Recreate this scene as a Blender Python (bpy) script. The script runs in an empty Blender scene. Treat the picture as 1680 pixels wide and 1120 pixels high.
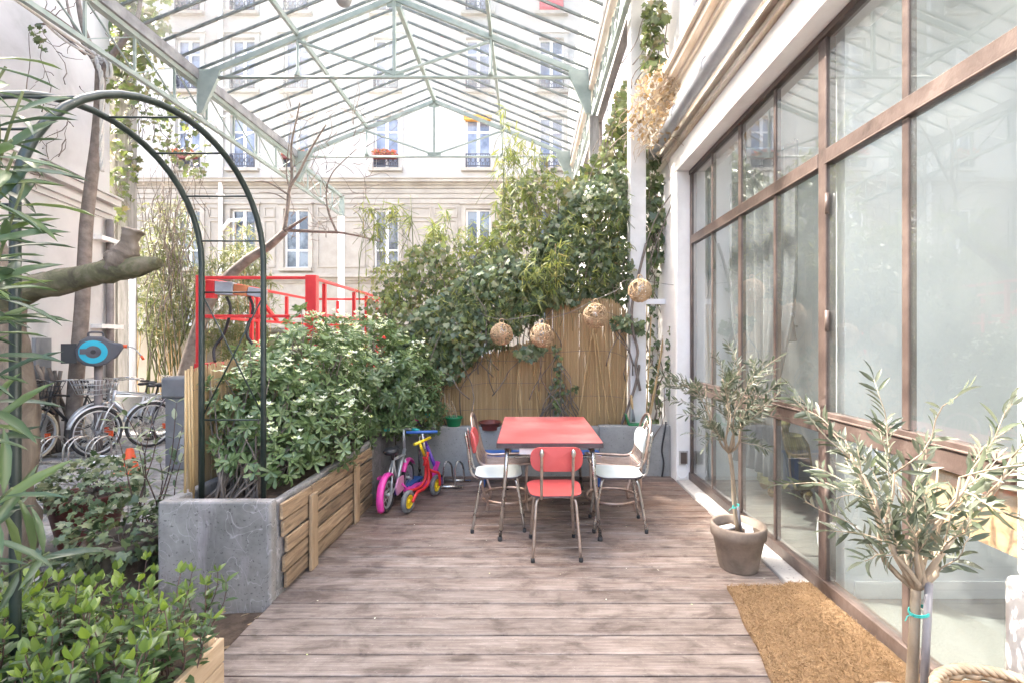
import bpy, math, random
import numpy as np
from mathutils import Vector, Matrix
random.seed(7)
rng = np.random.default_rng(11)
SC = bpy.context.scene
COL = SC.collection
R = math.radians
# ------------------------------------------------------------------ camera, sky, sun, exposure
EYE = 1.5
cam_d = bpy.data.cameras.new('camera')
cam = bpy.data.objects.new('camera', cam_d); COL.objects.link(cam)
cam.location = (0, 0, EYE); cam.rotation_euler = (R(90), 0, 0)
cam_d.sensor_width = 36; cam_d.lens = 17.0; cam_d.shift_x = -25/1680
cam_d.clip_start = .05; cam_d.clip_end = 400
SC.camera = cam
SUN_EL = R(48); SUN_H = Vector((.955, -.296, 0)).normalized()     # horizontal direction the light travels in
w = bpy.data.worlds.new('World'); SC.world = w; w.use_nodes = True
nt = w.node_tree; nt.nodes.clear()
wo = nt.nodes.new('ShaderNodeOutputWorld'); bg = nt.nodes.new('ShaderNodeBackground'); sky = nt.nodes.new('ShaderNodeTexSky')
sky.sky_type = 'NISHITA'; sky.sun_disc = False
sky.sun_elevation = SUN_EL; sky.sun_rotation = math.atan2(-SUN_H.x, -SUN_H.y)
sky.air_density = 1.0; sky.dust_density = 6.0; sky.ozone_density = .6
bg.inputs[1].default_value = .15
nt.links.new(sky.outputs[0], bg.inputs[0]); nt.links.new(bg.outputs[0], wo.inputs[0])
sl = bpy.data.lights.new('sun', 'SUN'); sl.energy = 2.0; sl.angle = R(1.0); sl.color = (1, .95, .88)
so = bpy.data.objects.new('sun', sl); COL.objects.link(so)
trav = Vector((SUN_H.x*math.cos(SUN_EL), SUN_H.y*math.cos(SUN_EL), -math.sin(SUN_EL)))
so.rotation_euler = trav.to_track_quat('-Z', 'Y').to_euler(); so.location = (-12, 6, 15)
SC.view_settings.view_transform = 'Standard'; SC.view_settings.look = 'None'
SC.view_settings.gamma = 1; SC.view_settings.use_curve_mapping = False
SC.view_settings.exposure = 3.15

def P(px, py, Y):                      # a point of the place at depth Y
    return Vector(((px-865)*Y/793, Y, EYE+(560-py)*Y/793))

# ------------------------------------------------------------------ object helpers
def tag(o, label=None, cat=None, group=None, kind=None):
    if label: o['label'] = label
    if cat: o['category'] = cat
    if group: o['group'] = group
    if kind: o['kind'] = kind
    return o
def thing(name, label, cat, loc=(0, 0, 0), group=None, kind=None):
    o = bpy.data.objects.new(name, None); COL.objects.link(o); o.location = loc
    o.empty_display_size = .1
    return tag(o, label, cat, group, kind)
def wloc(o):
    v = Vector((0, 0, 0))
    while o: v += Vector(o.location); o = o.parent
    return v
def copy_tree(o, parent=None):
    c = o.copy(); COL.objects.link(c); c.parent = parent
    for ch in list(o.children): copy_tree(ch, c)
    return c
def inst(name, mesh, parent, loc, rot=(0, 0, 0), scale=(1, 1, 1)):
    o = bpy.data.objects.new(name, mesh); COL.objects.link(o); o.parent = parent
    o.location = loc; o.rotation_euler = rot; o.scale = scale
    return o

def roughen(o, amp, sc, seed=0):       # lumpy bark: push the vertices about with smooth noise
    from mathutils import noise as nz_
    for v in o.data.vertices:
        q = Vector(v.co)*sc+Vector((seed, seed, 0)); v.co += nz_.noise_vector(q)*amp+nz_.noise_vector(q*2.7)*amp*.45
    o.data.update(); return o
class MB:
    def __init__(s): s.v = []; s.f = []; s.m = []; s.s = []
    def add(s, vs, fs, mi=0, sm=False):
        b = len(s.v); s.v.extend([tuple(x) for x in vs])
        for f in fs: s.f.append(tuple(b+i for i in f)); s.m.append(mi); s.s.append(sm)
        return s
    def box(s, x0, x1, y0, y1, z0, z1, mi=0):
        return s.add([(x0,y0,z0),(x1,y0,z0),(x1,y1,z0),(x0,y1,z0),(x0,y0,z1),(x1,y0,z1),(x1,y1,z1),(x0,y1,z1)],
              [(0,3,2,1),(4,5,6,7),(0,1,5,4),(1,2,6,5),(2,3,7,6),(3,0,4,7)], mi)
    def bar(s, p, q, w, h=None, up=(0, 0, 1), mi=0):
        p = Vector(p); q = Vector(q); h = h or w; d = (q-p).normalized(); up = Vector(up)
        if abs(d.dot(up)) > .98: up = Vector((0, 1, 0))
        a = d.cross(up).normalized()*w/2; b = a.cross(d).normalized()*h/2
        return s.add([p-a-b, p+a-b, p+a+b, p-a+b, q-a-b, q+a-b, q+a+b, q-a+b],
              [(0,1,2,3),(4,7,6,5),(0,4,5,1),(1,5,6,2),(2,6,7,3),(3,7,4,0)], mi)
    def tube(s, pts, r, n=7, mi=0, closed=False, caps=True):
        pts = [Vector(p) for p in pts]; k = len(pts)
        rs = list(r) if hasattr(r, '__len__') else [r]*k
        if len(rs) == 2 and k > 2: rs = [rs[0]+(rs[1]-rs[0])*i/(k-1) for i in range(k)]
        vs = []; nrm = None
        for i, p in enumerate(pts):
            if closed: t = pts[(i+1) % k]-pts[i-1]
            else: t = pts[min(i+1, k-1)]-pts[max(i-1, 0)]
            if t.length < 1e-9: t = Vector((0, 0, 1))
            t.normalize()
            if nrm is None:
                nrm = t.cross(Vector((0, 0, 1)))
                if nrm.length < .1: nrm = t.cross(Vector((1, 0, 0)))
            nrm = nrm-t*nrm.dot(t)
            if nrm.length < 1e-6: nrm = t.orthogonal()
            nrm.normalize(); b = t.cross(nrm)
            for j in range(n):
                a = 2*math.pi*j/n; vs.append(p+(nrm*math.cos(a)+b*math.sin(a))*rs[i])
        fs = []
        for i in range(k if closed else k-1):
            i2 = (i+1) % k
            for j in range(n): fs.append((i*n+j, i*n+(j+1) % n, i2*n+(j+1) % n, i2*n+j))
        s.add(vs, fs, mi, True)
        if caps and not closed:
            b = len(s.v)-len(vs)
            s.f.append(tuple(b+j for j in reversed(range(n)))); s.m.append(mi); s.s.append(False)
            s.f.append(tuple(b+(k-1)*n+j for j in range(n))); s.m.append(mi); s.s.append(False)
        return s
    def lathe(s, prof, c=(0, 0, 0), n=24, mi=0, sm=True):
        vs = []; c = Vector(c)
        for r, z in prof:
            for j in range(n):
                a = 2*math.pi*j/n; vs.append(c+Vector((r*math.cos(a), r*math.sin(a), z)))
        fs = []
        for i in range(len(prof)-1):
            for j in range(n): fs.append((i*n+j, i*n+(j+1) % n, (i+1)*n+(j+1) % n, (i+1)*n+j))
        return s.add(vs, fs, mi, sm)
    def ball(s, c, r, n=12, mi=0):
        rr = r if hasattr(r, '__len__') else (r, r, r); vs = []; fs = []; m = n//2
        for i in range(m+1):
            t = math.pi*i/m
            for j in range(n):
                a = 2*math.pi*j/n
                vs.append((c[0]+rr[0]*math.sin(t)*math.cos(a), c[1]+rr[1]*math.sin(t)*math.sin(a), c[2]+rr[2]*math.cos(t)))
        for i in range(m):
            for j in range(n): fs.append((i*n+j, (i+1)*n+j, (i+1)*n+(j+1) % n, i*n+(j+1) % n))
        return s.add(vs, fs, mi, True)
    def prism(s, poly, f, d0, d1, mi=0, mi_side=None):     # poly in 2D, f(u,w,d)->point
        n = len(poly); vs = [f(u, w_, d0) for u, w_ in poly]+[f(u, w_, d1) for u, w_ in poly]
        s.add(vs, [tuple(range(n)), tuple(reversed(range(n, 2*n)))], mi)
        b = len(s.v)-2*n; ms = mi if mi_side is None else mi_side
        for i in range(n):
            s.f.append((b+i, b+n+i, b+n+(i+1) % n, b+(i+1) % n)); s.m.append(ms); s.s.append(False)
        return s
    def slab(s, poly, f, d0, d1, mi=0, ms=None, sm=True):    # curved sheet: concentric rings of the outline, so it can bend
        n = len(poly); ms = mi if ms is None else ms
        for d, flip in ((d0, False), (d1, True)):
            vs = []; fs = []
            for k in (1, .8, .55, .28):
                vs += [f(u*k, w_*k, d) for u, w_ in poly]
            vs.append(f(0, 0, d))
            for r in range(3):
                for i in range(n): q = (r*n+i, r*n+(i+1) % n, (r+1)*n+(i+1) % n, (r+1)*n+i); fs.append(q[::-1] if flip else q)
            for i in range(n): q = (3*n+i, 3*n+(i+1) % n, 4*n); fs.append(q[::-1] if flip else q)
            s.add(vs, fs, mi, sm)
        s.add([f(u, w_, d0) for u, w_ in poly]+[f(u, w_, d1) for u, w_ in poly], [(i, n+i, n+(i+1) % n, (i+1) % n) for i in range(n)], ms)
        return s
    def build(s, name, mats, parent=None, bevel=0, seg=2, fix=False):
        me = bpy.data.meshes.new(name)
        off = wloc(parent) if parent else Vector((0, 0, 0))
        me.from_pydata([(x-off.x, y-off.y, z-off.z) for x, y, z in s.v], [], s.f)
        mats = mats if isinstance(mats, (list, tuple)) else [mats]
        for m in mats: me.materials.append(m)
        me.polygons.foreach_set('material_index', s.m); me.polygons.foreach_set('use_smooth', s.s)
        if fix:
            import bmesh
            bm = bmesh.new(); bm.from_mesh(me); bmesh.ops.recalc_face_normals(bm, faces=bm.faces); bm.to_mesh(me); bm.free()
        me.update()
        o = bpy.data.objects.new(name, me); COL.objects.link(o); o.parent = parent
        if bevel:
            b = o.modifiers.new('bevel', 'BEVEL'); b.width = bevel; b.segments = seg; b.limit_method = 'ANGLE'; b.angle_limit = R(40)
        return o
def rrect(w, h, r, n=4):               # rounded rectangle outline, centred
    o = []
    for cx, cy, a0 in ((w/2-r, h/2-r, 0), (-w/2+r, h/2-r, 90), (-w/2+r, -h/2+r, 180), (w/2-r, -h/2+r, 270)):
        for i in range(n+1):
            a = R(a0+90*i/n); o.append((cx+r*math.cos(a), cy+r*math.sin(a)))
    return o
def arc(c, r, a0, a1, n, f):           # points c + r(cos,sin) mapped by f(u,w)
    return [f(c[0]+r*math.cos(a0+(a1-a0)*i/n), c[1]+r*math.sin(a0+(a1-a0)*i/n)) for i in range(n+1)]
def smooth(pts, k=4):                  # Catmull-Rom through the points
    pts = [Vector(p) for p in pts]; o = []
    for i in range(len(pts)-1):
        p0 = pts[max(i-1, 0)]; p1 = pts[i]; p2 = pts[i+1]; p3 = pts[min(i+2, len(pts)-1)]
        for j in range(k):
            t = j/k
            o.append(.5*((2*p1)+(p2-p0)*t+(2*p0-5*p1+4*p2-p3)*t*t+(3*p1-p0-3*p2+p3)*t**3))
    o.append(pts[-1]); return o

# ------------------------------------------------------------------ materials
def _mat(name):
    m = bpy.data.materials.new(name); m.use_nodes = True
    n = m.node_tree.nodes; return m, n, m.node_tree.links, n['Principled BSDF']
def rgb(c): return (c[0], c[1], c[2], 1)
def pmat(name, c1, c2=None, c3=None, ns=4, scale=(1, 1, 1), rough=.6, metal=0, bump=0, bns=None, rand=0, detail=6, lo=.35, hi=.65, spec=.5, rrough=0, coord='Object', dist=0):
    m, n, l, b = _mat(name)
    b.inputs['Roughness'].default_value = rough; b.inputs['Metallic'].default_value = metal
    b.inputs['Specular IOR Level'].default_value = spec
    if c2 is None and not bump and not rand:
        b.inputs['Base Color'].default_value = rgb(c1); return m
    tc = n.new('ShaderNodeTexCoord'); mp = n.new('ShaderNodeMapping'); mp.inputs['Scale'].default_value = scale
    l.new(tc.outputs[coord], mp.inputs['Vector'])
    oi = n.new('ShaderNodeObjectInfo'); vm = n.new('ShaderNodeVectorMath'); vm.operation = 'MULTIPLY_ADD'
    vm.inputs[1].default_value = (37.1, 61.7, 23.3)
    l.new(oi.outputs['Random'], vm.inputs[0]); l.new(mp.outputs[0], vm.inputs[2])
    nz = n.new('ShaderNodeTexNoise'); nz.inputs['Scale'].default_value = ns; nz.inputs['Detail'].default_value = detail
    nz.inputs['Roughness'].default_value = .62; nz.inputs['Distortion'].default_value = dist
    l.new(vm.outputs[0], nz.inputs['Vector'])
    rp = n.new('ShaderNodeValToRGB'); e = rp.color_ramp.elements
    e[0].position = lo; e[0].color = rgb(c1); e[1].position = hi; e[1].color = rgb(c2 or c1)
    if c3: x = e.new((lo+hi)/2); x.color = rgb(c3)
    l.new(nz.outputs[0], rp.inputs[0]); out = rp.outputs[0]
    if rand:
        hs = n.new('ShaderNodeHueSaturation'); mr = n.new('ShaderNodeMapRange')
        mr.inputs['To Min'].default_value = 1-rand; mr.inputs['To Max'].default_value = 1+rand
        l.new(oi.outputs['Random'], mr.inputs[0]); l.new(mr.outputs[0], hs.inputs['Value']); l.new(out, hs.inputs['Color']); out = hs.outputs[0]
    l.new(out, b.inputs['Base Color'])
    if rrough:
        mr = n.new('ShaderNodeMapRange'); mr.inputs['To Min'].default_value = rough-rrough; mr.inputs['To Max'].default_value = rough+rrough
        l.new(nz.outputs[0], mr.inputs[0]); l.new(mr.outputs[0], b.inputs['Roughness'])
    if bump:
        bp = n.new('ShaderNodeBump'); bp.inputs['Strength'].default_value = bump; bp.inputs['Distance'].default_value = .02
        if bns:
            nz2 = n.new('ShaderNodeTexNoise'); nz2.inputs['Scale'].default_value = bns; nz2.inputs['Detail'].default_value = 5
            l.new(vm.outputs[0], nz2.inputs['Vector']); l.new(nz2.outputs[0], bp.inputs['Height'])
        else: l.new(nz.outputs[0], bp.inputs['Height'])
        l.new(bp.outputs[0], b.inputs['Normal'])
    return m
def leafmat(name, cols, rough=.45, trans=.3, spec=.5):
    m, n, l, b = _mat(name)
    at = n.new('ShaderNodeAttribute'); at.attribute_name = 'rnd'
    rp = n.new('ShaderNodeValToRGB'); e = rp.color_ramp.elements; k = len(cols)
    e[0].color = rgb(cols[0]); e[0].position = 0; e[1].color = rgb(cols[-1]); e[1].position = 1
    for i in range(1, k-1): x = e.new(i/(k-1)); x.color = rgb(cols[i])
    l.new(at.outputs['Fac'], rp.inputs[0])
    l.new(rp.outputs[0], b.inputs['Base Color']); b.inputs['Roughness'].default_value = rough
    b.inputs['Specular IOR Level'].default_value = spec
    tr = n.new('ShaderNodeBsdfTranslucent'); hs = n.new('ShaderNodeHueSaturation'); hs.inputs['Value'].default_value = 1.6; hs.inputs['Saturation'].default_value = 1.1
    l.new(rp.outputs[0], hs.inputs['Color']); l.new(hs.outputs[0], tr.inputs['Color'])
    mx = n.new('ShaderNodeMixShader'); mx.inputs[0].default_value = trans
    l.new(b.outputs[0], mx.inputs[1]); l.new(tr.outputs[0], mx.inputs[2]); l.new(mx.outputs[0], n['Material Output'].inputs['Surface'])
    return m
def glassmat(name, tint=(.97, .985, .98), refl=1.0, film=.04, filmc=(.8, .83, .83), ior=1.5, wav=0):
    m, n, l, b = _mat(name); n.remove(b)
    tr = n.new('ShaderNodeBsdfTransparent'); tr.inputs[0].default_value = rgb(tint)
    df = n.new('ShaderNodeBsdfDiffuse'); df.inputs[0].default_value = rgb(filmc)
    m1 = n.new('ShaderNodeMixShader')
    tc = n.new('ShaderNodeTexCoord'); nz = n.new('ShaderNodeTexNoise'); nz.inputs['Scale'].default_value = 1.7; nz.inputs['Detail'].default_value = 7
    l.new(tc.outputs['Object'], nz.inputs['Vector'])
    mr = n.new('ShaderNodeMapRange'); mr.inputs['From Min'].default_value = .3; mr.inputs['From Max'].default_value = .75
    mr.inputs['To Min'].default_value = film*.4; mr.inputs['To Max'].default_value = film*1.6
    l.new(nz.outputs[0], mr.inputs[0]); l.new(mr.outputs[0], m1.inputs[0])
    l.new(tr.outputs[0], m1.inputs[1]); l.new(df.outputs[0], m1.inputs[2])
    gl = n.new('ShaderNodeBsdfGlossy'); gl.inputs['Roughness'].default_value = .0
    fr = n.new('ShaderNodeFresnel'); fr.inputs['IOR'].default_value = ior
    mu = n.new('ShaderNodeMath'); mu.operation = 'MULTIPLY'; mu.inputs[1].default_value = refl; mu.use_clamp = True
    l.new(fr.outputs[0], mu.inputs[0])
    ge = n.new('ShaderNodeNewGeometry'); om = n.new('ShaderNodeMath'); om.operation = 'SUBTRACT'; om.inputs[0].default_value = 1
    l.new(ge.outputs['Backfacing'], om.inputs[1]); m3 = n.new('ShaderNodeMath'); m3.operation = 'MULTIPLY'
    l.new(mu.outputs[0], m3.inputs[0]); l.new(om.outputs[0], m3.inputs[1]); mu = m3      # each pane has two faces: the one turned to the ray reflects
    if wav:
        w2 = n.new('ShaderNodeTexNoise'); w2.inputs['Scale'].default_value = 1.1; w2.inputs['Detail'].default_value = 1
        l.new(tc.outputs['Object'], w2.inputs['Vector']); bp = n.new('ShaderNodeBump'); bp.inputs['Strength'].default_value = wav; bp.inputs['Distance'].default_value = .01
        l.new(w2.outputs[0], bp.inputs['Height']); l.new(bp.outputs[0], gl.inputs['Normal'])
    m2 = n.new('ShaderNodeMixShader'); l.new(mu.outputs[0], m2.inputs[0]); l.new(m1.outputs[0], m2.inputs[1]); l.new(gl.outputs[0], m2.inputs[2])
    l.new(m2.outputs[0], n['Material Output'].inputs['Surface'])
    return m

M = {}
def deck_mat():
    m, n, l, b = _mat('deck_wood')
    tc = n.new('ShaderNodeTexCoord'); oi = n.new('ShaderNodeObjectInfo')
    vm = n.new('ShaderNodeVectorMath'); vm.operation = 'MULTIPLY_ADD'; vm.inputs[1].default_value = (41.3, 17.7, 29.1)
    l.new(oi.outputs['Random'], vm.inputs[0]); l.new(tc.outputs['Object'], vm.inputs[2])
    def nz(scale, ns, det=8, dist=0, rough=.65):
        mp = n.new('ShaderNodeMapping'); mp.inputs['Scale'].default_value = scale; l.new(vm.outputs[0], mp.inputs[0])
        t = n.new('ShaderNodeTexNoise'); t.inputs['Scale'].default_value = ns; t.inputs['Detail'].default_value = det
        t.inputs['Distortion'].default_value = dist; t.inputs['Roughness'].default_value = rough
        l.new(mp.outputs[0], t.inputs[0]); return t.outputs[0]
    def ramp(x, stops):
        r = n.new('ShaderNodeValToRGB'); e = r.color_ramp.elements
        e[0].position, e[0].color = stops[0][0], rgb(stops[0][1]); e[1].position, e[1].color = stops[-1][0], rgb(stops[-1][1])
        for p_, c_ in stops[1:-1]: q = e.new(p_); q.color = rgb(c_)
        l.new(x, r.inputs[0]); return r.outputs[0]
    def mix(f, a, c, mode='MIX'):
        x = n.new('ShaderNodeMix'); x.data_type = 'RGBA'; x.blend_type = mode
        if isinstance(f, (int, float)): x.inputs[0].default_value = f
        else: l.new(f, x.inputs[0])
        l.new(a, x.inputs[6])
        if isinstance(c, tuple): x.inputs[7].default_value = rgb(c)
        else: l.new(c, x.inputs[7])
        return x.outputs[2]
    # worn grey wood towards the threshold side, browner boards farther off: weathering of the boards themselves
    red = ramp(nz((1.5, 32, 1), 1.7), [(.3, (.095, .052, .036)), (.55, (.175, .103, .073)), (.75, (.27, .18, .135))])
    grey = ramp(nz((1.6, 30, 1), 1.7), [(.28, (.185, .146, .124)), (.5, (.305, .25, .218)), (.72, (.41, .352, .315))])
    gm = n.new('ShaderNodeNewGeometry'); sx = n.new('ShaderNodeSeparateXYZ'); l.new(gm.outputs['Position'], sx.inputs[0])
    mr = n.new('ShaderNodeMapRange'); mr.inputs['From Min'].default_value = 4.5; mr.inputs['From Max'].default_value = 2.3
    l.new(sx.outputs[1], mr.inputs[0])
    pt = nz((1.0, 7, 1), 2.0, 7, .5)
    ad = n.new('ShaderNodeMath'); ad.operation = 'MULTIPLY_ADD'; ad.inputs[1].default_value = 2.6; l.new(pt, ad.inputs[0])
    sb = n.new('ShaderNodeMath'); sb.operation = 'SUBTRACT'; sb.inputs[1].default_value = 1.4; l.new(mr.outputs[0], sb.inputs[0]); l.new(sb.outputs[0], ad.inputs[2]); ad.use_clamp = False
    mr2 = n.new('ShaderNodeMapRange'); mr2.inputs['From Min'].default_value = -.35; mr2.inputs['From Max'].default_value = .65; l.new(ad.outputs[0], mr2.inputs[0])
    c = mix(mr2.outputs[0], red, grey)
    scr = ramp(nz((5, 9, 1), 6.5, 9, 1.8, .75), [(.57, (0, 0, 0)), (.66, (1, 1, 1))])
    c = mix(scr, c, (.46, .405, .36)); 
    st = ramp(nz((1.5, 2.5, 1), 3.4, 5, .4), [(.36, (.52, .49, .48)), (.47, (.9, .89, .88)), (.62, (1.12, 1.12, 1.12))])
    c = mix(1.0, c, st, 'MULTIPLY')
    fg = ramp(nz((1.3, 110, 1), 2.6, 6, .15, .7), [(.33, (.62, .58, .56)), (.5, (1, 1, 1)), (.7, (1.12, 1.1, 1.08))])
    c = mix(1.0, c, fg, 'MULTIPLY')
    hs = n.new('ShaderNodeHueSaturation'); m3 = n.new('ShaderNodeMapRange'); m3.inputs['To Min'].default_value = .74; m3.inputs['To Max'].default_value = 1.16
    l.new(oi.outputs['Random'], m3.inputs[0]); l.new(m3.outputs[0], hs.inputs['Value']); l.new(c, hs.inputs['Color'])
    l.new(hs.outputs[0], b.inputs['Base Color']); b.inputs['Roughness'].default_value = .5
    bp = n.new('ShaderNodeBump'); bp.inputs['Strength'].default_value = .35; bp.inputs['Distance'].default_value = .006
    l.new(nz((1.3, 110, 1), 2.6, 6, .15, .7), bp.inputs['Height']); l.new(bp.outputs[0], b.inputs['Normal'])
    return m
M['deck'] = deck_mat()
def concrete_mat(name, base, dark, chalk=0):
    m, n, l, b = _mat(name)
    tc = n.new('ShaderNodeTexCoord')
    def nz(ns, det=7, dist=0, sc=(1, 1, 1), rough=.6):
        mp = n.new('ShaderNodeMapping'); mp.inputs['Scale'].default_value = sc; l.new(tc.outputs['Object'], mp.inputs[0])
        t = n.new('ShaderNodeTexNoise'); t.inputs['Scale'].default_value = ns; t.inputs['Detail'].default_value = det; t.inputs['Distortion'].default_value = dist; t.inputs['Roughness'].default_value = rough
        l.new(mp.outputs[0], t.inputs[0]); return t.outputs[0]
    def ramp(x, stops):
        r = n.new('ShaderNodeValToRGB'); e = r.color_ramp.elements
        e[0].position, e[0].color = stops[0][0], rgb(stops[0][1]); e[1].position, e[1].color = stops[-1][0], rgb(stops[-1][1])
        for p_, c_ in stops[1:-1]: q = e.new(p_); q.color = rgb(c_)
        l.new(x, r.inputs[0]); return r.outputs[0]
    c = ramp(nz(3.2, 9), [(.35, dark), (.65, base)])
    if chalk:
        k = .5
        for sc, ds, col in (((2.2, 2.2, 1.3), 2.2, (.62, .58, .6)), ((3.3, 3.3, 2.4), 1.2, (.66, .62, .63))):
            x = n.new('ShaderNodeMix'); x.data_type = 'RGBA'
            f1 = ramp(nz(1.25, 2, ds, sc), [(.494, (0, 0, 0)), (.5, (.36, .36, .36)), (.506, (0, 0, 0))])
            l.new(f1, x.inputs[0]); l.new(c, x.inputs[6]); x.inputs[7].default_value = rgb(col); c = x.outputs[2]
        x = n.new('ShaderNodeMix'); x.data_type = 'RGBA'; f1 = ramp(nz(9, 6, .3, (1.2, 1.2, .16)), [(.55, (0, 0, 0)), (.72, (.55, .55, .55))])
        l.new(f1, x.inputs[0]); l.new(c, x.inputs[6]); x.inputs[7].default_value = rgb((.45, .40, .42)); c = x.outputs[2]
    vo = ramp(nz(60, 2), [(.30, (.45, .45, .45)), (.38, (1, 1, 1))])
    x = n.new('ShaderNodeMix'); x.data_type = 'RGBA'; x.blend_type = 'MULTIPLY'; x.inputs[0].default_value = 1
    l.new(c, x.inputs[6]); l.new(vo, x.inputs[7]); l.new(x.outputs[2], b.inputs['Base Color'])
    b.inputs['Roughness'].default_value = .85
    bp = n.new('ShaderNodeBump'); bp.inputs['Strength'].default_value = .5; bp.inputs['Distance'].default_value = .006
    l.new(nz(28, 6), bp.inputs['Height']); l.new(bp.outputs[0], b.inputs['Normal'])
    return m
M['concrete'] = concrete_mat('concrete', (.34, .325, .31), (.155, .148, .14), 1)
M['concrete2'] = concrete_mat('wall_concrete', (.36, .36, .35), (.25, .25, .24))
M['kerb'] = concrete_mat('kerb_concrete', (.52, .50, .47), (.36, .34, .32))
M['soil'] = pmat('soil', (.05, .035, .025), (.12, .085, .06), ns=14, rough=.95, bump=.8)
M['dirt'] = pmat('courtyard_ground', (.16, .145, .13), (.25, .23, .21), ns=5, rough=.95, bump=.4)
M['cobble'] = pmat('cobble_stone', (.20, .185, .175), (.36, .34, .325), (.27, .26, .235), ns=3.5, rough=.75, bump=.5, rand=.25)
M['facade'] = pmat('limewashed_facade', (.40, .378, .345), (.52, .50, .465), ns=.9, rough=.85, bump=.08, bns=14, lo=.3, hi=.7)
M['stone'] = pmat('facade_stone', (.29, .262, .22), (.41, .378, .33), ns=1.6, rough=.85, bump=.2, bns=9, lo=.3, hi=.7)
M['leftwall'] = pmat('old_plaster', (.38, .37, .355), (.54, .53, .52), (.49, .48, .47), ns=.8, rough=.9, bump=.25, bns=4, lo=.3, hi=.62, dist=.4)
M['whitewall'] = pmat('white_plaster', (.72, .70, .67), (.82, .81, .79), ns=2.2, rough=.8, bump=.3, bns=16, lo=.3, hi=.6)
M['moulding'] = pmat('stained_moulding', (.50, .40, .30), (.75, .70, .63), (.70, .64, .56), ns=4, rough=.8, bump=.25, scale=(1, .25, 2.5))
M['rooms'] = pmat('room_white', (.73, .77, .775))
M['roomfloor'] = pmat('polished_floor', (.15, .16, .145), (.25, .255, .235), ns=1.2, rough=.22, lo=.3, hi=.7)
M['frame'] = pmat('rusted_steel', (.060, .042, .036), (.125, .092, .078), (.088, .062, .052), ns=5, scale=(1, 1, 1), rough=.38, bump=.15, bns=30, rrough=.12, spec=.6)
M['frame_dark'] = pmat('dark_steel', (.09, .065, .055), (.16, .12, .10), ns=8, rough=.35)
M['glass'] = glassmat('wall_glass', refl=2.4, film=.04, filmc=(.62, .66, .65), wav=.006)
M['roofglass'] = glassmat('roof_glass', tint=(.97, .978, .975), film=.20, filmc=(.74, .77, .77), refl=.8)
M['winglass'] = pmat('window_glass', (.12, .14, .19), (.32, .35, .43), ns=1.3, rough=.05, spec=.8, lo=.38, hi=.62)  # mottled grey-lavender colour stands in for varied reflections in the panes
M['winglass_dark'] = pmat('window_glass_dark', (.06, .07, .085), (.22, .25, .28), ns=1.6, rough=.05, spec=.8, lo=.42, hi=.6)
M['whitepaint'] = pmat('white_paint', (.74, .745, .75), (.82, .82, .82), ns=6, rough=.5)
M['iron'] = pmat('wrought_iron', (.08, .08, .095), rough=.5)
M['green_steel'] = pmat('pale_green_steel', (.23, .285, .262), (.31, .36, .34), ns=4, rough=.5, bump=.1)
M['bar_steel'] = pmat('glazing_bar_steel', (.09, .105, .098), (.19, .21, .20), ns=6, rough=.55)
M['gutter'] = pmat('zinc_gutter', (.20, .20, .21), (.36, .36, .37), ns=5, rough=.5, metal=.3)
M['stake'] = pmat('grey_stake', (.16, .15, .16), (.24, .23, .24), ns=8, rough=.5)
M['pipe'] = pmat('grey_pipe', (.30, .31, .33), (.42, .43, .45), ns=4, rough=.4)
M['pipe_dark'] = pmat('dark_pipe', (.14, .12, .115), (.24, .21, .2), ns=5, rough=.6)
M['post'] = pmat('weathered_post', (.22, .21, .195), (.36, .35, .33), ns=6, scale=(3, 3, .4), rough=.85, bump=.3)
M['column'] = pmat('painted_column', (.58, .57, .55), (.70, .69, .67), ns=3.5, rough=.6, bump=.1)
M['arch'] = pmat('dark_green_steel', (.016, .026, .022), (.03, .042, .037), ns=10, rough=.35)
M['red'] = pmat('red_paint', (.55, .022, .025), (.66, .035, .035), ns=3, rough=.4)
M['formica_red'] = pmat('red_formica', (.52, .10, .10), (.68, .32, .30), (.58, .17, .165), ns=2.2, rough=.33, rrough=.1, lo=.35, hi=.72)
M['formica_red2'] = pmat('red_laminate', (.58, .085, .08), (.64, .12, .115), ns=3, rough=.38)
M['formica_white'] = pmat('pale_formica', (.62, .69, .67), (.70, .75, .735), ns=4, rough=.35)
M['edge'] = pmat('dark_edge_band', (.05, .035, .04), (.12, .09, .095), ns=9, rough=.45)
M['chrome'] = pmat('worn_chrome', (.50, .48, .45), (.62, .60, .57), ns=14, rough=.28, metal=1, rrough=.08)
M['bronze'] = pmat('worn_bronze_tube', (.38, .30, .25), (.55, .46, .40), ns=16, rough=.38, metal=.85, rrough=.1)
M['copper'] = pmat('copper_tube', (.47, .33, .26), (.62, .50, .44), ns=9, rough=.38, metal=.8)
M['rubber'] = pmat('black_rubber', (.025, .025, .027), (.05, .05, .05), ns=12, rough=.7)
M['greyrubber'] = pmat('grey_rubber', (.12, .12, .125), (.19, .19, .19), ns=12, rough=.75)
M['blue'] = pmat('blue_paint', (.03, .10, .34), (.05, .14, .42), ns=4, rough=.5)
M['yellow'] = pmat('yellow_plastic', (.80, .57, .02), rough=.35)
M['pink'] = pmat('pink_paint', (.75, .06, .36), rough=.3)
M['palepink'] = pmat('pale_pink_plastic', (.72, .32, .50), rough=.4)
M['purple'] = pmat('purple_paint', (.13, .05, .36), rough=.3)
M['teal'] = pmat('teal_grip', (.03, .42, .37), rough=.5)
M['silver'] = pmat('silver_paint', (.52, .54, .56), rough=.3, metal=.6)
M['black'] = pmat('black_plastic', (.022, .022, .025), rough=.45)
M['darkgrey'] = pmat('dark_grey_plastic', (.07, .073, .085), (.10, .10, .115), ns=5, rough=.5)
M['grey'] = pmat('grey_metal', (.17, .175, .185), (.24, .245, .25), ns=3, rough=.55)
M['cyan'] = pmat('cyan_plastic', (.02, .40, .55), rough=.4)
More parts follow.
